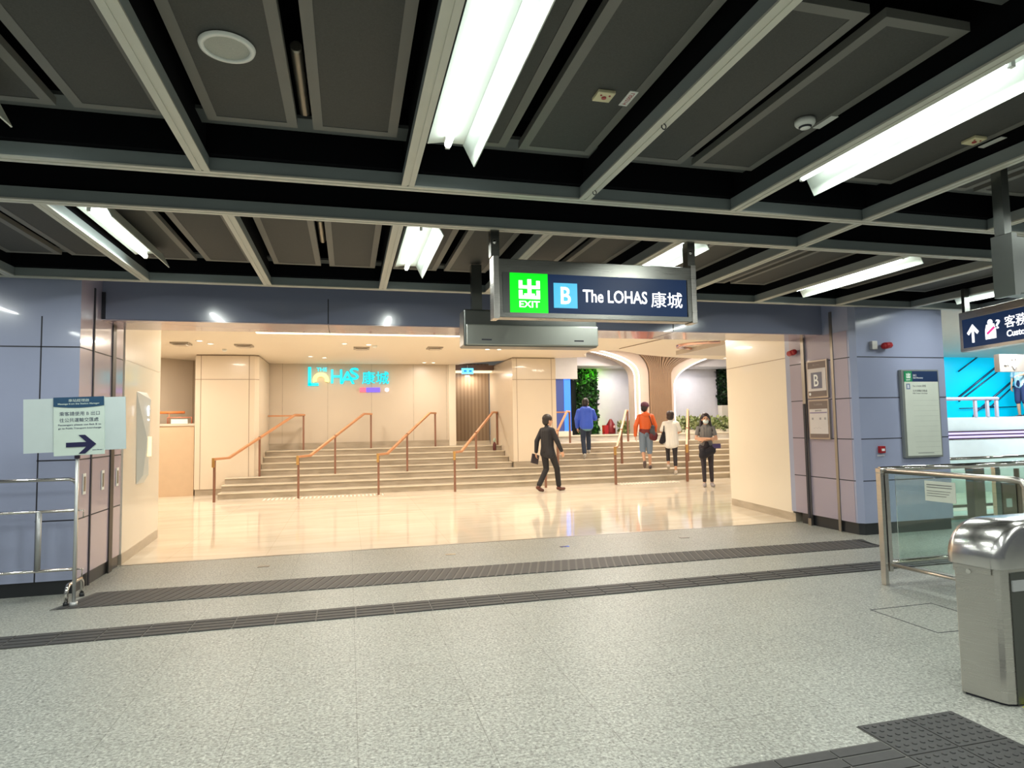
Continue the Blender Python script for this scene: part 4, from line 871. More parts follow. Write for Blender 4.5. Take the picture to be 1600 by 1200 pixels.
# body: end face from ga to gb, runs in +X
yb0, yb1 = 2.62, 2.86
def gate_outline(off=0):
    return [(3.30+.03+off, yb0+off), (5.2, yb0+off), (5.2, yb1-off), (3.235+off+.03, yb1-off), (3.225+off, yb1-.03-off), (3.28+off, yb0+.035+off), (3.295+off, yb0+.012+off)]
MB().prism(gate_outline(), .012, .70).build('cabinet', M_STEEL, g, bevel=.004)
MB().prism(gate_outline(.012), 0, .012).build('base_plate', M_JOINT, g)
# hood: rounded end profile in XZ swept over the body width
prof_h = [(3.215, .70), (3.212, .75)]+[(3.212+.22-.22*cos(a), .75+.19*sin(a)) for a in [i*pi/2/9 for i in range(1, 10)]]+[(5.2, .945), (5.2, .70)]
hood = MB(); N = 9
v = []; nP = len(prof_h)
ysec = [yb0-.012, yb0-.005, yb0+.03, yb1-.03, yb1+.005, yb1+.012]
ins = [.05, .012, 0, 0, .012, .05]
for yy, q in zip(ysec, ins):
    for (x, z) in prof_h:
        xx = x+(q if x < 3.5 else 0)+(3.30-3.235)*(1-(yy-yb0)/(yb1-yb0))*.6*(1 if x < 3.6 else 0); zz = z-(q*.7 if z > .76 else 0); v.append((xx, yy, zz))
fs = []
for i in range(len(ysec)-1):
    for j in range(nP-1): fs.append((i*nP+j, i*nP+j+1, (i+1)*nP+j+1, (i+1)*nP+j))
fs.append(tuple(range(nP))); fs.append(tuple(range((len(ysec)-1)*nP, len(ysec)*nP)))
hood.add(v, fs, True); hood.build('hood', mat('hood_steel', (.60, .59, .57), .22, 1.0, noise=(8, .08)), g)
MB().prism([(3.205+.02, 2.84), (3.268, 2.66), (3.272, 2.665), (3.23, 2.845)], .66, .695).build('seam_band', M_STEEL, g)
d = (gb-ga).normalized()
MB().tube([(3.247, 2.765, .665), (3.236, 2.761, .665)], .012, 12).build('lock', M_CHROME, g)
MB().box(3.34, yb0-.004, .012, 5.1, yb0+.002, .68).build('side_panel', mat('gate_side_dark', (.09, .095, .085), .25, .6), g)
MB().box(3.345, yb0-.012, .585, 3.43, yb0-.004, .64).build('sensor_window', mat('sensor_grey', (.35, .36, .36), .4), g)
MB().box(3.42, yb0-.007, .05, 3.80, yb0-.004, .40).build('lower_panel', mat('gate_panel_dark2', (.05, .055, .04), .3), g)
o = MB().prism([(3.36, 2.612), (3.75, 2.612), (3.8, 2.45), (3.44, 2.55)], 0, .003).build('floor_marking', emis('yellow_tape', (.75, .80, .0), .25)); orig(o, (3.55, 2.5, 0)); tag(o, 'bright yellow floor marking at the foot of the ticket gate', 'floor marking')
o.data.materials[0] = mat('yellow_tape_print', (.80, .85, .0), .5)

# far gates behind barrier
t = thing('barrier_post', 'broad bronze steel post behind the glass barrier', 'post', (8.45, 7.0, 0))
MB().box(8.36, 6.97, 0, 8.56, 7.09, .78).build('post', mat('bronze_steel', (.30, .24, .18), .35, .7), t, bevel=.004)
t = thing('wide_gate', 'brown steel gate leaf with a small notice at the right edge', 'gate', (9.2, 7.0, 0))
MB().box(8.88, 6.98, .10, 9.12, 7.03, .56).build('gate_leaf', mat('brown_leaf', (.26, .19, .13), .4, .5), t)
MB().box(8.93, 6.975, .22, 9.03, 6.98, .34).build('notice', M_PAPER, t)
MB().box(9.16, 6.98, .0, 9.20, 7.03, .75).box(9.20, 6.98, .08, 9.8, 7.03, .52).build('gate_frame', mat('brown_leaf', (.26, .19, .13), .4, .5), t)
MB().tube([(8.86, 7.0, 0), (8.86, 7.0, .74)], .012, 8).build('upright', M_STEELD, t)

# ================================================================== ESCALATOR HALL (right background)
M_CW = mat('cool_white_panel', (.68, .74, .76), .3); M_CYW = emis('cyan_glass_wall', (.0, .55, .85), .75)
struct('floor', MB().box(7.9, 7.3, -.1, 22, 14.5, -.002), stone('hall_floor', (.50, .72, .66), (.58, .78, .72), .15))
t = thing('void_edge_barrier', 'low glass edge barrier with a steel kerb behind the gates', 'glass barrier', (9.5, 7.5, 0))
MB().box(7.95, 7.45, .0, 13, 7.50, .05).box(7.95, 7.45, .17, 13, 7.49, .21).build('kerb_rail', mat('kerb_bronze', (.34, .30, .24), .35, .6), t)
MB().box(7.95, 7.465, .21, 13, 7.475, .86).build('glass_panel', M_GLASS, t)
MB().tube([(7.95, 7.47, .88), (13, 7.47, .88)], .022, 10).build('top_rail', M_CHROME, t)
t = thing('escalator_parapet', 'long white curved parapet with dark and violet stripes', 'parapet', (13, 10, 0))
MB().prism_yz([(10.0, 0), (9.85, .55), (10.0, 1.1), (10.0, 1.48), (10.2, 1.48), (10.2, 0)], 11, 19).build('body', M_CW, t)
for z, m_ in ((1.19, 'd'), (1.12, 'd'), (1.05, 'd')):
    MB().box(11, 9.97, z, 19, 9.995+.02, z+.022).build('dark_line', mat('maroon_line', (.06, .02, .05), .4), t)
for z in (1.143, 1.075): MB().box(11, 9.975, z, 19, 10.0, z+.04).build('light_line', emis('violet_line', (.62, .55, .95), .9), t)
MB().tube([(11, 10.0, 1.85), (12.75, 10.0, 1.85)], .035, 8).build('hand_rail', mat('lilac_rail', (.50, .46, .58), .4), t)
for x in (12.17, 12.48, 12.72): MB().box(x-.03, 9.99, 1.48, x+.03, 10.03, 1.85).build('rail_post', mat('lilac_rail', (.50, .46, .58), .4), t)
t = thing('escalator_enclosure', 'cyan lit glass escalator enclosure seen beyond the pier', 'escalator', (17, 14, 1.3))
MB().box(14, 14.0, 1.2, 20.5, 14.1, 3.3).build('lit_glass', M_CYW, t)
M_RL = mat('escalator_rail_dark', (.01, .06, .12), .4)
def erail(p0, p1, y=13.95, r=.03): MB().tube([(p0[0], y, p0[1]), (p1[0], y, p1[1])], r, 8).build('escalator_handrail', M_RL, t)
erail((16.4, 2.03), (18.5, 3.3)); erail((16.4, 1.92), (18.9, 3.35), r=.022); erail((16.45, 2.75), (17.4, 3.3), r=.02)
erail((17.2, 1.75), (19.2, 3.0)); erail((17.5, 1.75), (19.0, 2.72), r=.02); erail((16.4, 1.72), (18.6, 1.75), r=.015)
MB().tube([(16.85, 13.95, 1.3), (16.9, 13.95, 1.5), (17.0, 13.95, 1.65), (17.2, 13.95, 1.74), (17.6, 13.95, 1.76)], .035, 8).build('escalator_newel', M_RL, t)
struct('ceiling', MB().box(7.9, 7.4, 3.15, 22, 14.2, 3.25), mat('hall_ceiling', (.60, .53, .46), .5))
t = thing('overhead_lift_sign', 'beige overhead sign panel with white arrows at the right edge', 'sign', (12.6, 8.6, 2.2))
MB().box(11.45, 8.9, 2.30, 12.9, 9.0, 2.62).build('panel', mat('beige_sign', (.36, .29, .25), .5), t)
mb = MB()
for s in (1,):
    x0, z0 = 11.78, 2.35
    mb.prism_xz([(x0-.012, z0+.04), (x0+.012, z0+.04), (x0+.012, z0+.2), (x0+.05, z0+.17), (x0, z0+.24), (x0-.05, z0+.17), (x0-.012, z0+.2)], 8.885, 8.9)
    mb.prism_xz([(x0+.05, z0+.05), (x0, z0-.01), (x0-.05, z0+.05)], 8.885, 8.9)
mb.box(11.55, 8.885, 2.42, 11.61, 8.9, 2.44).box(11.56, 8.885, 2.44, 11.575, 8.9, 2.52).box(11.63, 8.885, 2.42, 11.65, 8.9, 2.52).build('arrow', mat('sign_white', (.75, .7, .68), .5), t)
struct('wall_right', MB().box(22, 7.3, 0, 22.1, 14.5, 3.2), M_CW)
struct('wall_back', MB().box(13.9, 14.4, 0, 22, 14.5, 3.2), M_CW)
struct('wall_right', MB().box(16, -4, 0, 16.1, 7.3, 3.2), M_CW)

# ================================================================== PEOPLE
def cap(mb, p0, r0, p1, r1, n=10):
    p0 = Vector(p0); p1 = Vector(p1); d = p1-p0
    L = max(d.length, 1e-4); d.normalize(); pts = []; rs = []
    for k in range(4): a = pi/2*(k/3.5); pts.append(p0-d*r0*cos(a)); rs.append(max(.001, r0*sin(a)))
    pts.append(p0); rs.append(r0); pts.append(p1); rs.append(r1)
    for k in range(3, -1, -1): a = pi/2*(k/3.5); pts.append(p1+d*r1*cos(a)); rs.append(max(.001, r1*sin(a)))
    mb.tube(pts, rs, n)
def remesh(mb, name, m_, parent, vox=.009, smooth=4, keep=.5):
    o = mb.build(name, m_, parent, local=True)
    r = o.modifiers.new('r', 'REMESH'); r.mode = 'VOXEL'; r.voxel_size = vox; r.use_smooth_shade = True
    s = o.modifiers.new('s', 'SMOOTH'); s.iterations = smooth; s.factor = .5
    if keep < 1: d = o.modifiers.new('d', 'DECIMATE'); d.ratio = keep
    dg = bpy.context.evaluated_depsgraph_get(); me = bpy.data.meshes.new_from_object(o.evaluated_get(dg)); o.modifiers.clear(); old = o.data; o.data = me; bpy.data.meshes.remove(old)
    me.materials.clear(); me.materials.append(m_)
    for p in me.polygons: p.use_smooth = True
    return o
SKIN = mat('skin', (.60, .34, .22), .5)
def hand(mb, wr, dirv, palm_n, side, curl=.5, s=1.0):
    """palm + 5 fingers; dirv = finger direction, palm_n = palm normal, side = +1/-1 thumb side sign along dirv x palm_n"""
    d = Vector(dirv).normalized(); n = Vector(palm_n); n = (n-d*n.dot(d)).normalized(); w_ = d.cross(n)*side
    for k, (off, L) in enumerate(((-.027, .060), (-.009, .074), (.009, .080), (.027, .072))):
        b0 = Vector(wr)+d*.015*s+w_*off*.6*s; b1 = Vector(wr)+d*.085*s+w_*off*s
        cap(mb, b0, .013*s, b1, .0115*s, 8)
        p = b1; dd = d.copy()
        for j in range(3):
            dd = (dd+n*curl*.55).normalized(); q = p+dd*L*s*(.42, .32, .26)[j]; cap(mb, p, (.0092, .0086, .0078)[j]*s, q, (.0086, .0078, .007)[j]*s, 8); p = q
    t0 = Vector(wr)+d*.03*s+w_*.022*s; t1 = t0+(d*.5+w_*.75+n*.25).normalized()*.042*s; t2 = t1+(d*.85+w_*.25+n*.4).normalized()*.032*s; t3 = t2+(d*.9+n*.45).normalized()*.022*s
    cap(mb, t0, .014*s, t1, .0115*s, 8); cap(mb, t1, .0105*s, t2, .0095*s, 8); cap(mb, t2, .0092*s, t3, .008*s, 8)
def headmb(mb, c, f, up=Vector((0, 0, 1)), s=1.0):
    f = Vector(f).normalized(); r = f.cross(up).normalized(); u = r.cross(f); R_ = Matrix((r, f, u)).transposed()
    def P(x, y, z): return Vector(c)+R_ @ Vector((x, y, z))*s
    mb.ell(P(0, -.01, .02), (.074*s, .092*s, .095*s), 18, 12, R_); mb.ell(P(0, .022, -.045), (.055*s, .060*s, .070*s), 16, 10, R_)
    mb.ell(P(0, .05, -.095), (.028*s, .022*s, .018*s), 10, 8, R_)                      # chin
    cap(mb, P(0, .082, .005), .010*s, P(0, .100, -.030), .013*s, 8)                       # nose
    cap(mb, P(-.018, .078, -.066), .007*s, P(.018, .078, -.066), .007*s, 8)               # lips
    for sx in (-1, 1):
        mb.ell(P(.076*sx, -.005, -.015), (.010*s, .020*s, .032*s), 10, 8, R_); cap(mb, P(.018*sx, .078, .022), .009*s, P(.045*sx, .066, .024), .009*s, 8)
    return P, R_
def eyes(c, f, parent, s=1.1):
    tmp = MB(); up = Vector((0, 0, 1)); f = Vector(f).normalized(); r = f.cross(up).normalized(); u = r.cross(f); R_ = Matrix((r, f, u)).transposed()
    for sx in (-1, 1):
        e = MB().ell(Vector(c)+R_ @ Vector((.030*sx, .079, .004))*s, (.013*s, .009*s, .007*s), 10, 8, R_)
        e.build('eye', mat('eye_dark', (.03, .02, .02), .2), parent, local=True)
        b = MB().tube([Vector(c)+R_ @ Vector((x*sx, .082-.2*abs(x-.03)**1.0*.3, .03))*s for x in (.016, .030, .046)], .0035*s, 6); b.build('eyebrow', mat('hair_black', (.018, .013, .012), .5), parent, local=True)

def person(label, loc, rz, J, fn):
    t = thing('person', label, 'person', loc, rz); fn(t, J); return t
V = Vector
def body(t, J, skin_r=1.0, hands=None, s=1.0, headf=(0, 1, 0), vox=.0075):
    mb = MB()
    cap(mb, J['pel'], .085, J['chest'], .080); cap(mb, J['chest'], .08, J['neck']-V((0, 0, .05)), .06)
    cap(mb, J['neck']-V((0, 0, .06)), .052, J['head']-V((0, 0, .06)), .047)
    for S in 'LR':
        cap(mb, J['neck']-V((0, 0, .07)), .05, J['sh'+S], .045); cap(mb, J['sh'+S], .043, J['el'+S], .034); cap(mb, J['el'+S], .035, J['wr'+S], .023)
        cap(mb, J['hip'+S], .078, J['kn'+S], .050); cap(mb, J['kn'+S], .050, (J['kn'+S]*.6+J['an'+S]*.4), .047); cap(mb, (J['kn'+S]*.6+J['an'+S]*.4), .047, J['an'+S], .032)
        cap(mb, J['an'+S]-V((0, 0, .02)), .033, J['toe'+S], .026)
    P, R_ = headmb(mb, J['head'], headf, s=1.1)
    for S in 'LR':
        d, n, c = hands[S]; hand(mb, J['wr'+S], d, n, 1 if S == 'L' else -1, c)
    remesh(mb, 'body', SKIN, t, vox, 2, .5)
    return P, R_*1.1
def shoes(t, J, m_, sole, h=.03):
    for S in 'LR':
        a, b = J['an'+S], J['toe'+S]; d = (b-a); dn = V((d.x, d.y, d.z)).normalized()
        mb = MB(); hl = a-V((0, 0, .035))-dn*.03; cap(mb, hl, .042, a+dn*.03-V((0, 0, .02)), .045); cap(mb, hl+dn*.03, .042, b+dn*.01, .032); cap(mb, hl+dn*.08+V((.0, 0, 0)), .045, b+dn*.0, .036)
        remesh(mb, 'shoe', m_, t, .008, 3, .5)
def legs(t, J, m_, rt=.092, rk=.062, ra=.05, short=None, name='trousers', pel=.125):
    mb = MB(); cap(mb, J['pel']+V((0, 0, .05)), pel*.93, J['pel']-V((0, 0, .02)), pel)
    for S in 'LR':
        cap(mb, J['hip'+S]+V((0, 0, .02)), rt*1.05, J['kn'+S], rk)
        if short is None: cap(mb, J['kn'+S], rk, J['an'+S]+(J['kn'+S]-J['an'+S])*.12, ra)
        elif short > 0: cap(mb, J['kn'+S], rk, J['kn'+S]+(J['an'+S]-J['kn'+S])*short, rk*.9)
    return remesh(mb, name, m_, t, .010, 4, .5)
def top(t, J, m_, name='jacket', slv=1.0, rc=.135, rw=.125, hem=.10, ru=.062, rf=.05, depth=1.0, flare=0):
    mb = MB(); up = J['neck']-V((0, 0, .10))
    wv = (J['shR']-J['shL']).normalized(); 
    for k in (-1, 0, 1):
        off = wv*.055*k
        cap(mb, J['chest']+off, rc*.85, J['pel']+V((0, 0, .06))+off*.9, rw*.86); cap(mb, J['chest']+off+V((0, 0, .08)), rc*.80, J['chest']+off, rc*.85)
        cap(mb, J['pel']+V((0, 0, .06))+off*.9, rw*.86, J['pel']-V((0, 0, hem))+off*(1+flare), rw*.88)
    cap(mb, up, .085, J['neck']-V((0, 0, .02)), .062)
    for S in 'LR':
        cap(mb, up+V((0, 0, .02)), .075, J['sh'+S], ru); e = J['el'+S]
        if slv >= 1: cap(mb, J['sh'+S], ru, e, rf*1.08); cap(mb, e, rf*1.08, e+(J['wr'+S]-e)*min(1, slv)*.96, rf*.82)
        else: q = J['sh'+S]+(e-J['sh'+S])*slv; cap(mb, J['sh'+S], ru, q, ru*.98)
    return remesh(mb, name, m_, t, .010, 5, .5)
def J0(k=1.0):
    return dict(pel=V((0, 0, .95))*k, chest=V((0, 0, 1.24))*k, neck=V((0, 0, 1.45))*k, head=V((0, .02, 1.57))*k, shL=V((-.165, 0, 1.36))*k, shR=V((.165, 0, 1.36))*k, hipL=V((-.09, 0, .90))*k, hipR=V((.09, 0, .90))*k)
HB = mat('hair_black', (.018, .013, .012), .5)
def hair_cap(t, P, R_, m_=HB, back=0, s=1.0):
    mb = MB(); mb.ell(P(0, -.020, .046), (.090, .106, .094), 20, 12, R_); mb.ell(P(0, -.055, -.01), (.080, .068, .088), 16, 10, R_)
    for sx in (-1, 1): mb.ell(P(.062*sx, -.02, .02), (.022, .055, .05), 10, 8, R_)
    return remesh(mb, 'hair', m_, t, .008, 3, .6)

# --- man in dark suit, walking to the right
def f_suit(t, J):
    hd = {'L': ((-.1, -.1, -1), (.6, .5, 0), .9), 'R': ((.1, .35, -1), (-.6, .3, 0), .5)}
    P, R_ = body(t, J, hands=hd, headf=(.35, 1, 0)); legs(t, J, mat('suit_trousers', (.010, .009, .011), .7), rt=.088, rk=.066, ra=.060)
    top(t, J, mat('suit_jacket', (.012, .012, .016), .7), 'jacket', hem=.08, rc=.130, rw=.132, ru=.058, rf=.054, flare=.4); shoes(t, J, mat('brown_leather', (.10, .028, .018), .35), None); hair_cap(t, P, R_); eyes(J['head'], (.35, 1, 0), t)
    cb = MB(); cap(cb, J['neck']-V((.05, 0, .02)), .022, J['neck']-V((-.05, 0, .02)), .022); remesh(cb, 'shirt_collar', mat('grey_collar', (.30, .32, .36), .6), t, .007, 2, 1)
J = J0(1.0)
J.update(pel=V((0, 0, .92)), hipL=V((-.09, -.01, .88)), hipR=V((.09, .01, .88)), knL=V((-.07, .02, .49)), anL=V((-.07, -.24, .12)), toeL=V((-.07, -.11, .035)), knR=V((.07, .22, .50)), anR=V((.06, .28, .085)), toeR=V((.06, .44, .035)),
         elL=V((-.24, -.09, 1.12)), wrL=V((-.26, -.10, .87)), elR=V((.24, .06, 1.12)), wrR=V((.24, .20, .90)), head=V((.0, .035, 1.57)))
# swap so the leg nearer the camera trails
person('man in a dark suit and brown shoes walking right with a folder', (4.30, 13.58, 0), radians(-62), J, f_suit)
t = thing('document_folder', 'dark folder held in the walking man\'s lowered hand', 'folder', (4.10, 13.75, .60), radians(-62))
# --- blue jacket man
def f_blue(t, J):
    hd = {'L': ((0, .1, -1), (1, 0, 0), .6), 'R': ((.1, .9, .2), (-1, 0, 0), .6)}
    P, R_ = body(t, J, hands=hd, headf=(.45, 1, -.15)); legs(t, J, mat('navy_jeans', (.018, .032, .065), .8), rk=.068, ra=.062)
    top(t, J, mat('blue_jacket', (.035, .10, .60), .6), 'jacket', hem=.03, rc=.165, rw=.160, ru=.078, rf=.070); shoes(t, J, mat('pale_shoe', (.45, .44, .42), .6), None); hair_cap(t, P, R_); eyes(J['head'], (.45, 1, -.15), t)
    hb = MB()
    for k in (-1, 0, 1): cap(hb, J['pel']+V((.055*k, 0, -.03)), .125, J['pel']+V((.055*k, 0, -.055)), .125)
    remesh(hb, 'shirt_hem', mat('teal_shirt', (.16, .36, .40), .7), t, .01, 2, .5)
J = J0(1.0)
J.update(pel=V((0, 0, .93)), chest=V((0, .07, 1.22)), neck=V((0, .13, 1.41)), head=V((0.02, .18, 1.51)), shL=V((-.185, .09, 1.29)), shR=V((.185, .09, 1.29)), knL=V((-.09, .05, .49)), anL=V((-.09, -.14, .13)), toeL=V((-.09, -.02, .035)), knR=V((.09, .27, .62)), anR=V((.09, .24, .22)), toeR=V((.09, .38, .165)),
         elL=V((-.25, .04, 1.09)), wrL=V((-.23, .14, .86)), elR=V((.26, .14, 1.10)), wrR=V((.20, .36, 1.08)))
person('man in a blue jacket and navy jeans climbing the stairs', (6.30, 16.33, RH*4), radians(-12), J, f_blue)
# --- orange jacket
def f_orange(t, J):
    hd = {'L': ((0, 0, -1), (1, 0, 0), .6), 'R': ((.05, .15, -1), (-1, 0, 0), .6)}
    P, R_ = body(t, J, hands=hd, headf=(.8, 1, 0)); legs(t, J, mat('denim_shorts', (.17, .23, .31), .8), rt=.10, rk=.082, short=.12, name='shorts')
    top(t, J, mat('orange_jacket', (.66, .115, .02), .55), 'jacket', hem=-.02, rc=.142, rw=.14, ru=.062, rf=.056); shoes(t, J, mat('dark_shoe', (.09, .065, .065), .6), None)
    hood_ = MB(); hood_.ell(J['neck']+V((0, -.07, -.05)), (.11, .06, .08)); remesh(hood_, 'hood', mat('orange_jacket', (.66, .115, .02), .55), t, .009, 3, .6)
    hair_cap(t, P, R_); eyes(J['head'], (.8, 1, 0), t)
    cp = MB(); cp.ell(P(0, -.012, .062), (.100, .115, .090), 20, 12, R_); cp.ell(P(0, .125, .050), (.064, .075, .014), 16, 6, R_); remesh(cp, 'cap', mat('maroon_cap', (.10, .025, .05), .7), t, .006, 2, .6)
    hb = MB()
    for k in (-1, 0, 1): cap(hb, J['pel']+V((.055*k, 0, .04)), .128, J['pel']+V((.055*k, 0, .02)), .128)
    remesh(hb, 'hem_band', mat('maroon_band', (.16, .02, .02), .7), t, .01, 2, .5)
J = J0(1.02)
J.update(knL=V((-.09, .04, .50)), anL=V((-.09, -.20, .20)), toeL=V((-.09, -.16, .07)), knR=V((.09, .05, .49)), anR=V((.09, .02, .085)), toeR=V((.10, .16, .035)), head=V((.0, .03, 1.61)),
         elL=V((-.27, -.04, 1.13)), wrL=V((-.28, .0, .88)), elR=V((.25, .0, 1.13)), wrR=V((.24, .08, .90)))
person('person in an orange jacket, cap and denim shorts on the stairs', (7.62, 15.42, RH*2), radians(-16), J, f_orange)
# --- person in white top
def f_white(t, J):
    hd = {'L': ((.2, .7, -.5), (1, 0, 0), .7), 'R': ((0, .5, -.5), (-1, 0, 0), .6)}
    P, R_ = body(t, J, hands=hd, headf=(.15, 1, 0)); legs(t, J, mat('black_leggings', (.016, .013, .018), .6), rt=.088, rk=.056, ra=.042, short=.62, name='leggings')
    top(t, J, mat('white_top', (.84, .82, .78), .8), 'shirt', slv=.75, hem=.12, rc=.135, rw=.152, ru=.062, flare=.2); shoes(t, J, mat('white_shoe', (.62, .56, .50), .6), None)
    hb = MB(); hb.ell(P(0, -.018, .035), (.090, .102, .090), 20, 12, R_); hb.ell(P(0, -.04, -.035), (.086, .075, .080), 16, 10, R_); remesh(hb, 'hair', mat('hair_brown', (.035, .020, .016), .5), t, .008, 3, .6); eyes(J['head'], (.15, 1, 0), t)
J = J0(.97)
J.update(knL=V((-.08, .16, .56)), anL=V((-.08, .08, .24)), toeL=V((-.08, .22, .16)), knR=V((.09, .02, .47)), anR=V((.09, -.06, .10)), toeR=V((.09, .07, .035)),
         elL=V((-.24, .03, 1.10)), wrL=V((-.17, .20, 1.05)), elR=V((.24, .06, 1.10)), wrR=V((.17, .22, 1.05)))
person('person in a loose white top and black leggings climbing the stairs', (8.12, 15.0, RH), radians(-24), J, f_white)
# --- masked woman facing the camera
def f_woman(t, J):
    hd = {'L': ((1, -.25, .05), (0, -1, 0), .5), 'R': ((-1, -.35, .0), (0, -1, 0), .5)}
    P, R_ = body(t, J, hands=hd, headf=(0, 1, 0), vox=.007); legs(t, J, mat('dark_leggings', (.030, .022, .030), .7), rt=.082, rk=.056, ra=.044, name='leggings', pel=.115)
    top(t, J, mat('grey_tee', (.17, .165, .165), .8), 't_shirt', slv=.60, hem=-.02, rc=.116, rw=.108, ru=.050); shoes(t, J, mat('grey_trainer', (.36, .32, .32), .6), None); eyes(J['head'], (0, 1, 0), t)
    hb = MB(); hb.ell(P(0, -.022, .042), (.094, .098, .092), 20, 12, R_); hb.ell(P(0, -.06, -.05), (.086, .055, .12), 16, 10, R_)
    for sx in (-1, 1):
        cap(hb, P(.082*sx, -.02, .03), .026, P(.100*sx, -.01, -.12), .032); cap(hb, P(.100*sx, -.01, -.12), .034, P(.130*sx, .02, -.25), .020)
    remesh(hb, 'hair', mat('hair_dark', (.022, .012, .018), .45), t, .008, 3, .6)
    mk = MB(); mk.ell(P(0, .045, -.052), (.060, .066, .052), 18, 12, R_); cap(mk, P(-.06, .03, -.03), .005, P(-.078, -.005, -.01), .003, 6); cap(mk, P(.06, .03, -.03), .005, P(.078, -.005, -.01), .003, 6)
    remesh(mk, 'face_mask', mat('mask_blue', (.62, .74, .76), .7), t, .006, 2, .7)
J = J0(.985)
J.update(knL=V((-.085, .05, .47)), anL=V((-.10, .0, .085)), toeL=V((-.115, .13, .035)), knR=V((.075, .05, .47)), anR=V((.07, .06, .085)), toeR=V((.09, .19, .035)),
         elL=V((-.225, .05, 1.09)), wrL=V((.06, .20, 1.07)), elR=V((.225, .05, 1.10)), wrR=V((-.07, .235, 1.10)))
person('woman with long hair, face mask and grey shirt standing with folded arms', (7.99, 13.12, 0), radians(156), J, f_woman)
# --- person on the escalator
def f_esc(t, J):
    hd = {'L': ((0, 1, -.2), (0, 0, -1), .5), 'R': ((0, 0, -1), (-1, 0, 0), .5)}
    P, R_ = body(t, J, hands=hd, headf=(0, 1, 0), vox=.012); legs(t, J, mat('navy_shorts', (.02, .03, .10), .8), rk=.075, short=.1, name='shorts')
    top(t, J, mat('pale_blue_top', (.50, .66, .78), .7), 'shirt', slv=.8, hem=.05); shoes(t, J, mat('dark_shoe', (.09, .065, .065), .6), None); hair_cap(t, P, R_); eyes(J['head'], (0, 1, 0), t)
J = J0(1.0)
J.update(knL=V((-.09, .03, .48)), anL=V((-.09, 0, .085)), toeL=V((-.09, .14, .035)), knR=V((.09, .03, .48)), anR=V((.09, 0, .085)), toeR=V((.09, .14, .035)), elL=V((-.22, .16, 1.18)), wrL=V((-.24, .40, 1.15)), elR=V((.23, 0, 1.12)), wrR=V((.23, .05, .88)))
person('person in a pale top riding the escalator beyond the glass', (17.95, 13.4, 1.43), radians(90), J, f_esc)
o = MB().prism_xz([(17.0, 1.0), (19.6, 2.6), (19.6, 1.5), (19.6, 1.0)], 13.2, 13.7)
o = MB().prism_xz([(17.0, 1.2), (17.6, 1.48), (18.3, 1.49), (19.5, 2.2), (19.5, .0), (17.0, .0)], 13.1, 13.7).build('escalator_steps', M_RL); orig(o, (18, 13.4, 1.0)); tag(o, 'dark escalator steps below the person in the pale top', 'escalator')

# --- carried things
def wpt(px, rz, p):   # local person point to world
    return V(px)+Matrix.Rotation(rz, 3, 'Z') @ V(p)
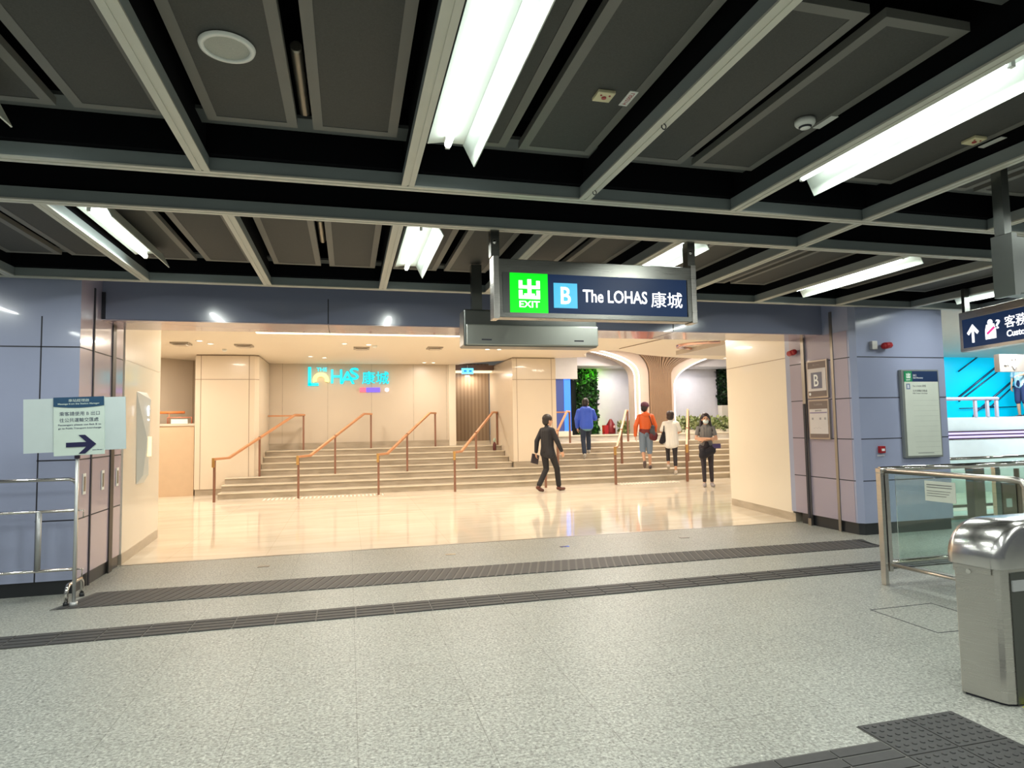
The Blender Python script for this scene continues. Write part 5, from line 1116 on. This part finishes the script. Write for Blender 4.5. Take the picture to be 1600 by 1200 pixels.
# folder in the suit man's hand
q = wpt((4.30, 13.58, 0), radians(-62), (-.27, -.12, .76))
bpy.data.objects.remove(t) if False else None
fo = [o for o in bpy.data.objects if o.name == 'document_folder'][0]; fo.location = q
mb = MB().box(-.012, -.11, -.15, .012, .11, .06); mb.v = [Matrix.Rotation(radians(-14), 3, 'X') @ p for p in mb.v]; mb.build('cover', mat('folder_dark', (.05, .04, .05), .5), fo, local=True, bevel=.004)
mb = MB().box(-.016, -.085, -.12, -.012, .085, .03); mb.v = [Matrix.Rotation(radians(-14), 3, 'X') @ p for p in mb.v]; mb.build('front_sheet', mat('folder_grey', (.24, .21, .21), .5), fo, local=True)
def bag(name, label, base, pts, m_, strap, sm, extra=None):
    t = thing(name, label, 'bag', base); mb = MB()
    for a, ra, b, rb in pts: cap(mb, V(a), ra, V(b), rb)
    remesh(mb, 'bag_body', m_, t, .010, 4, .6)
    if strap: MB().tube([V(p) for p in strap], .012, 8).build('strap', sm, t, local=True)
    return t
# orange person's sling bag on right side of back
B = wpt((7.62, 15.42, RH*2), radians(-16), (.13, -.17, .85))
b = bag('sling_bag', 'grey sling bag with a maroon base on the orange jacket', B, [((.02, 0, .08), .05, (.02, 0, .25), .055), ((.04, 0, .02), .08, (0, .0, .16), .07)], mat('bag_grey', (.055, .06, .075), .8), [(.02, .03, .30), (-.02, .06, .50), (-.05, .12, .63), (-.04, .2, .645)], mat('bag_strap', (.03, .025, .03), .8))
mb = MB(); cap(mb, V((.05, -.01, -.03)), .085, V((.08, -.01, .04)), .075); cap(mb, V((-.02, -.01, -.02)), .07, V((-.02, -.01, .03)), .07); remesh(mb, 'bag_base', mat('bag_maroon', (.10, .015, .02), .8), b, .01, 4, .6)
Wt = wpt((8.12, 15.0, RH), radians(-24), (-.24, -.08, .86))
bag('tote_bag', 'black tote bag hanging from the shoulder of the person in white', Wt, [((0, 0, .0), .075, (.05, 0, .02), .07), ((0, 0, .0), .07, (.05, 0, .20), .045), ((.05, 0, .02), .07, (.06, 0, .22), .04)], mat('black_bag', (.012, .010, .016), .8), [(.06, .0, .22), (.07, .0, .36), (.09, .01, .45), (.11, .06, .485), (.12, .12, .47)], mat('black_bag', (.012, .010, .016), .8))
Wf = wpt((7.99, 13.12, 0), radians(156), (-.04, .15, .74))
bag('shoulder_bag', 'black bag at the hip of the masked woman', Wf, [((-.13, 0, .0), .10, (.08, 0, .08), .085), ((-.17, 0, -.03), .085, (-.16, 0, .08), .075), ((.05, 0, .12), .07, (.13, 0, .14), .05)], mat('black_bag', (.012, .010, .016), .8), None, None)
t = thing('clutch_purse', 'violet purse held beside the masked woman\'s elbow', 'purse', wpt((7.99, 13.12, 0), radians(156), (-.20, .14, .93)), radians(156))
MB().box(-.10, -.02, -.055, .08, .02, .05).build('case', mat('violet_purse', (.06, .045, .14), .4), t, local=True, bevel=.01)
MB().box(.06, -.022, -.04, .075, -.02, .04).build('zip', M_CHROME, t, local=True)
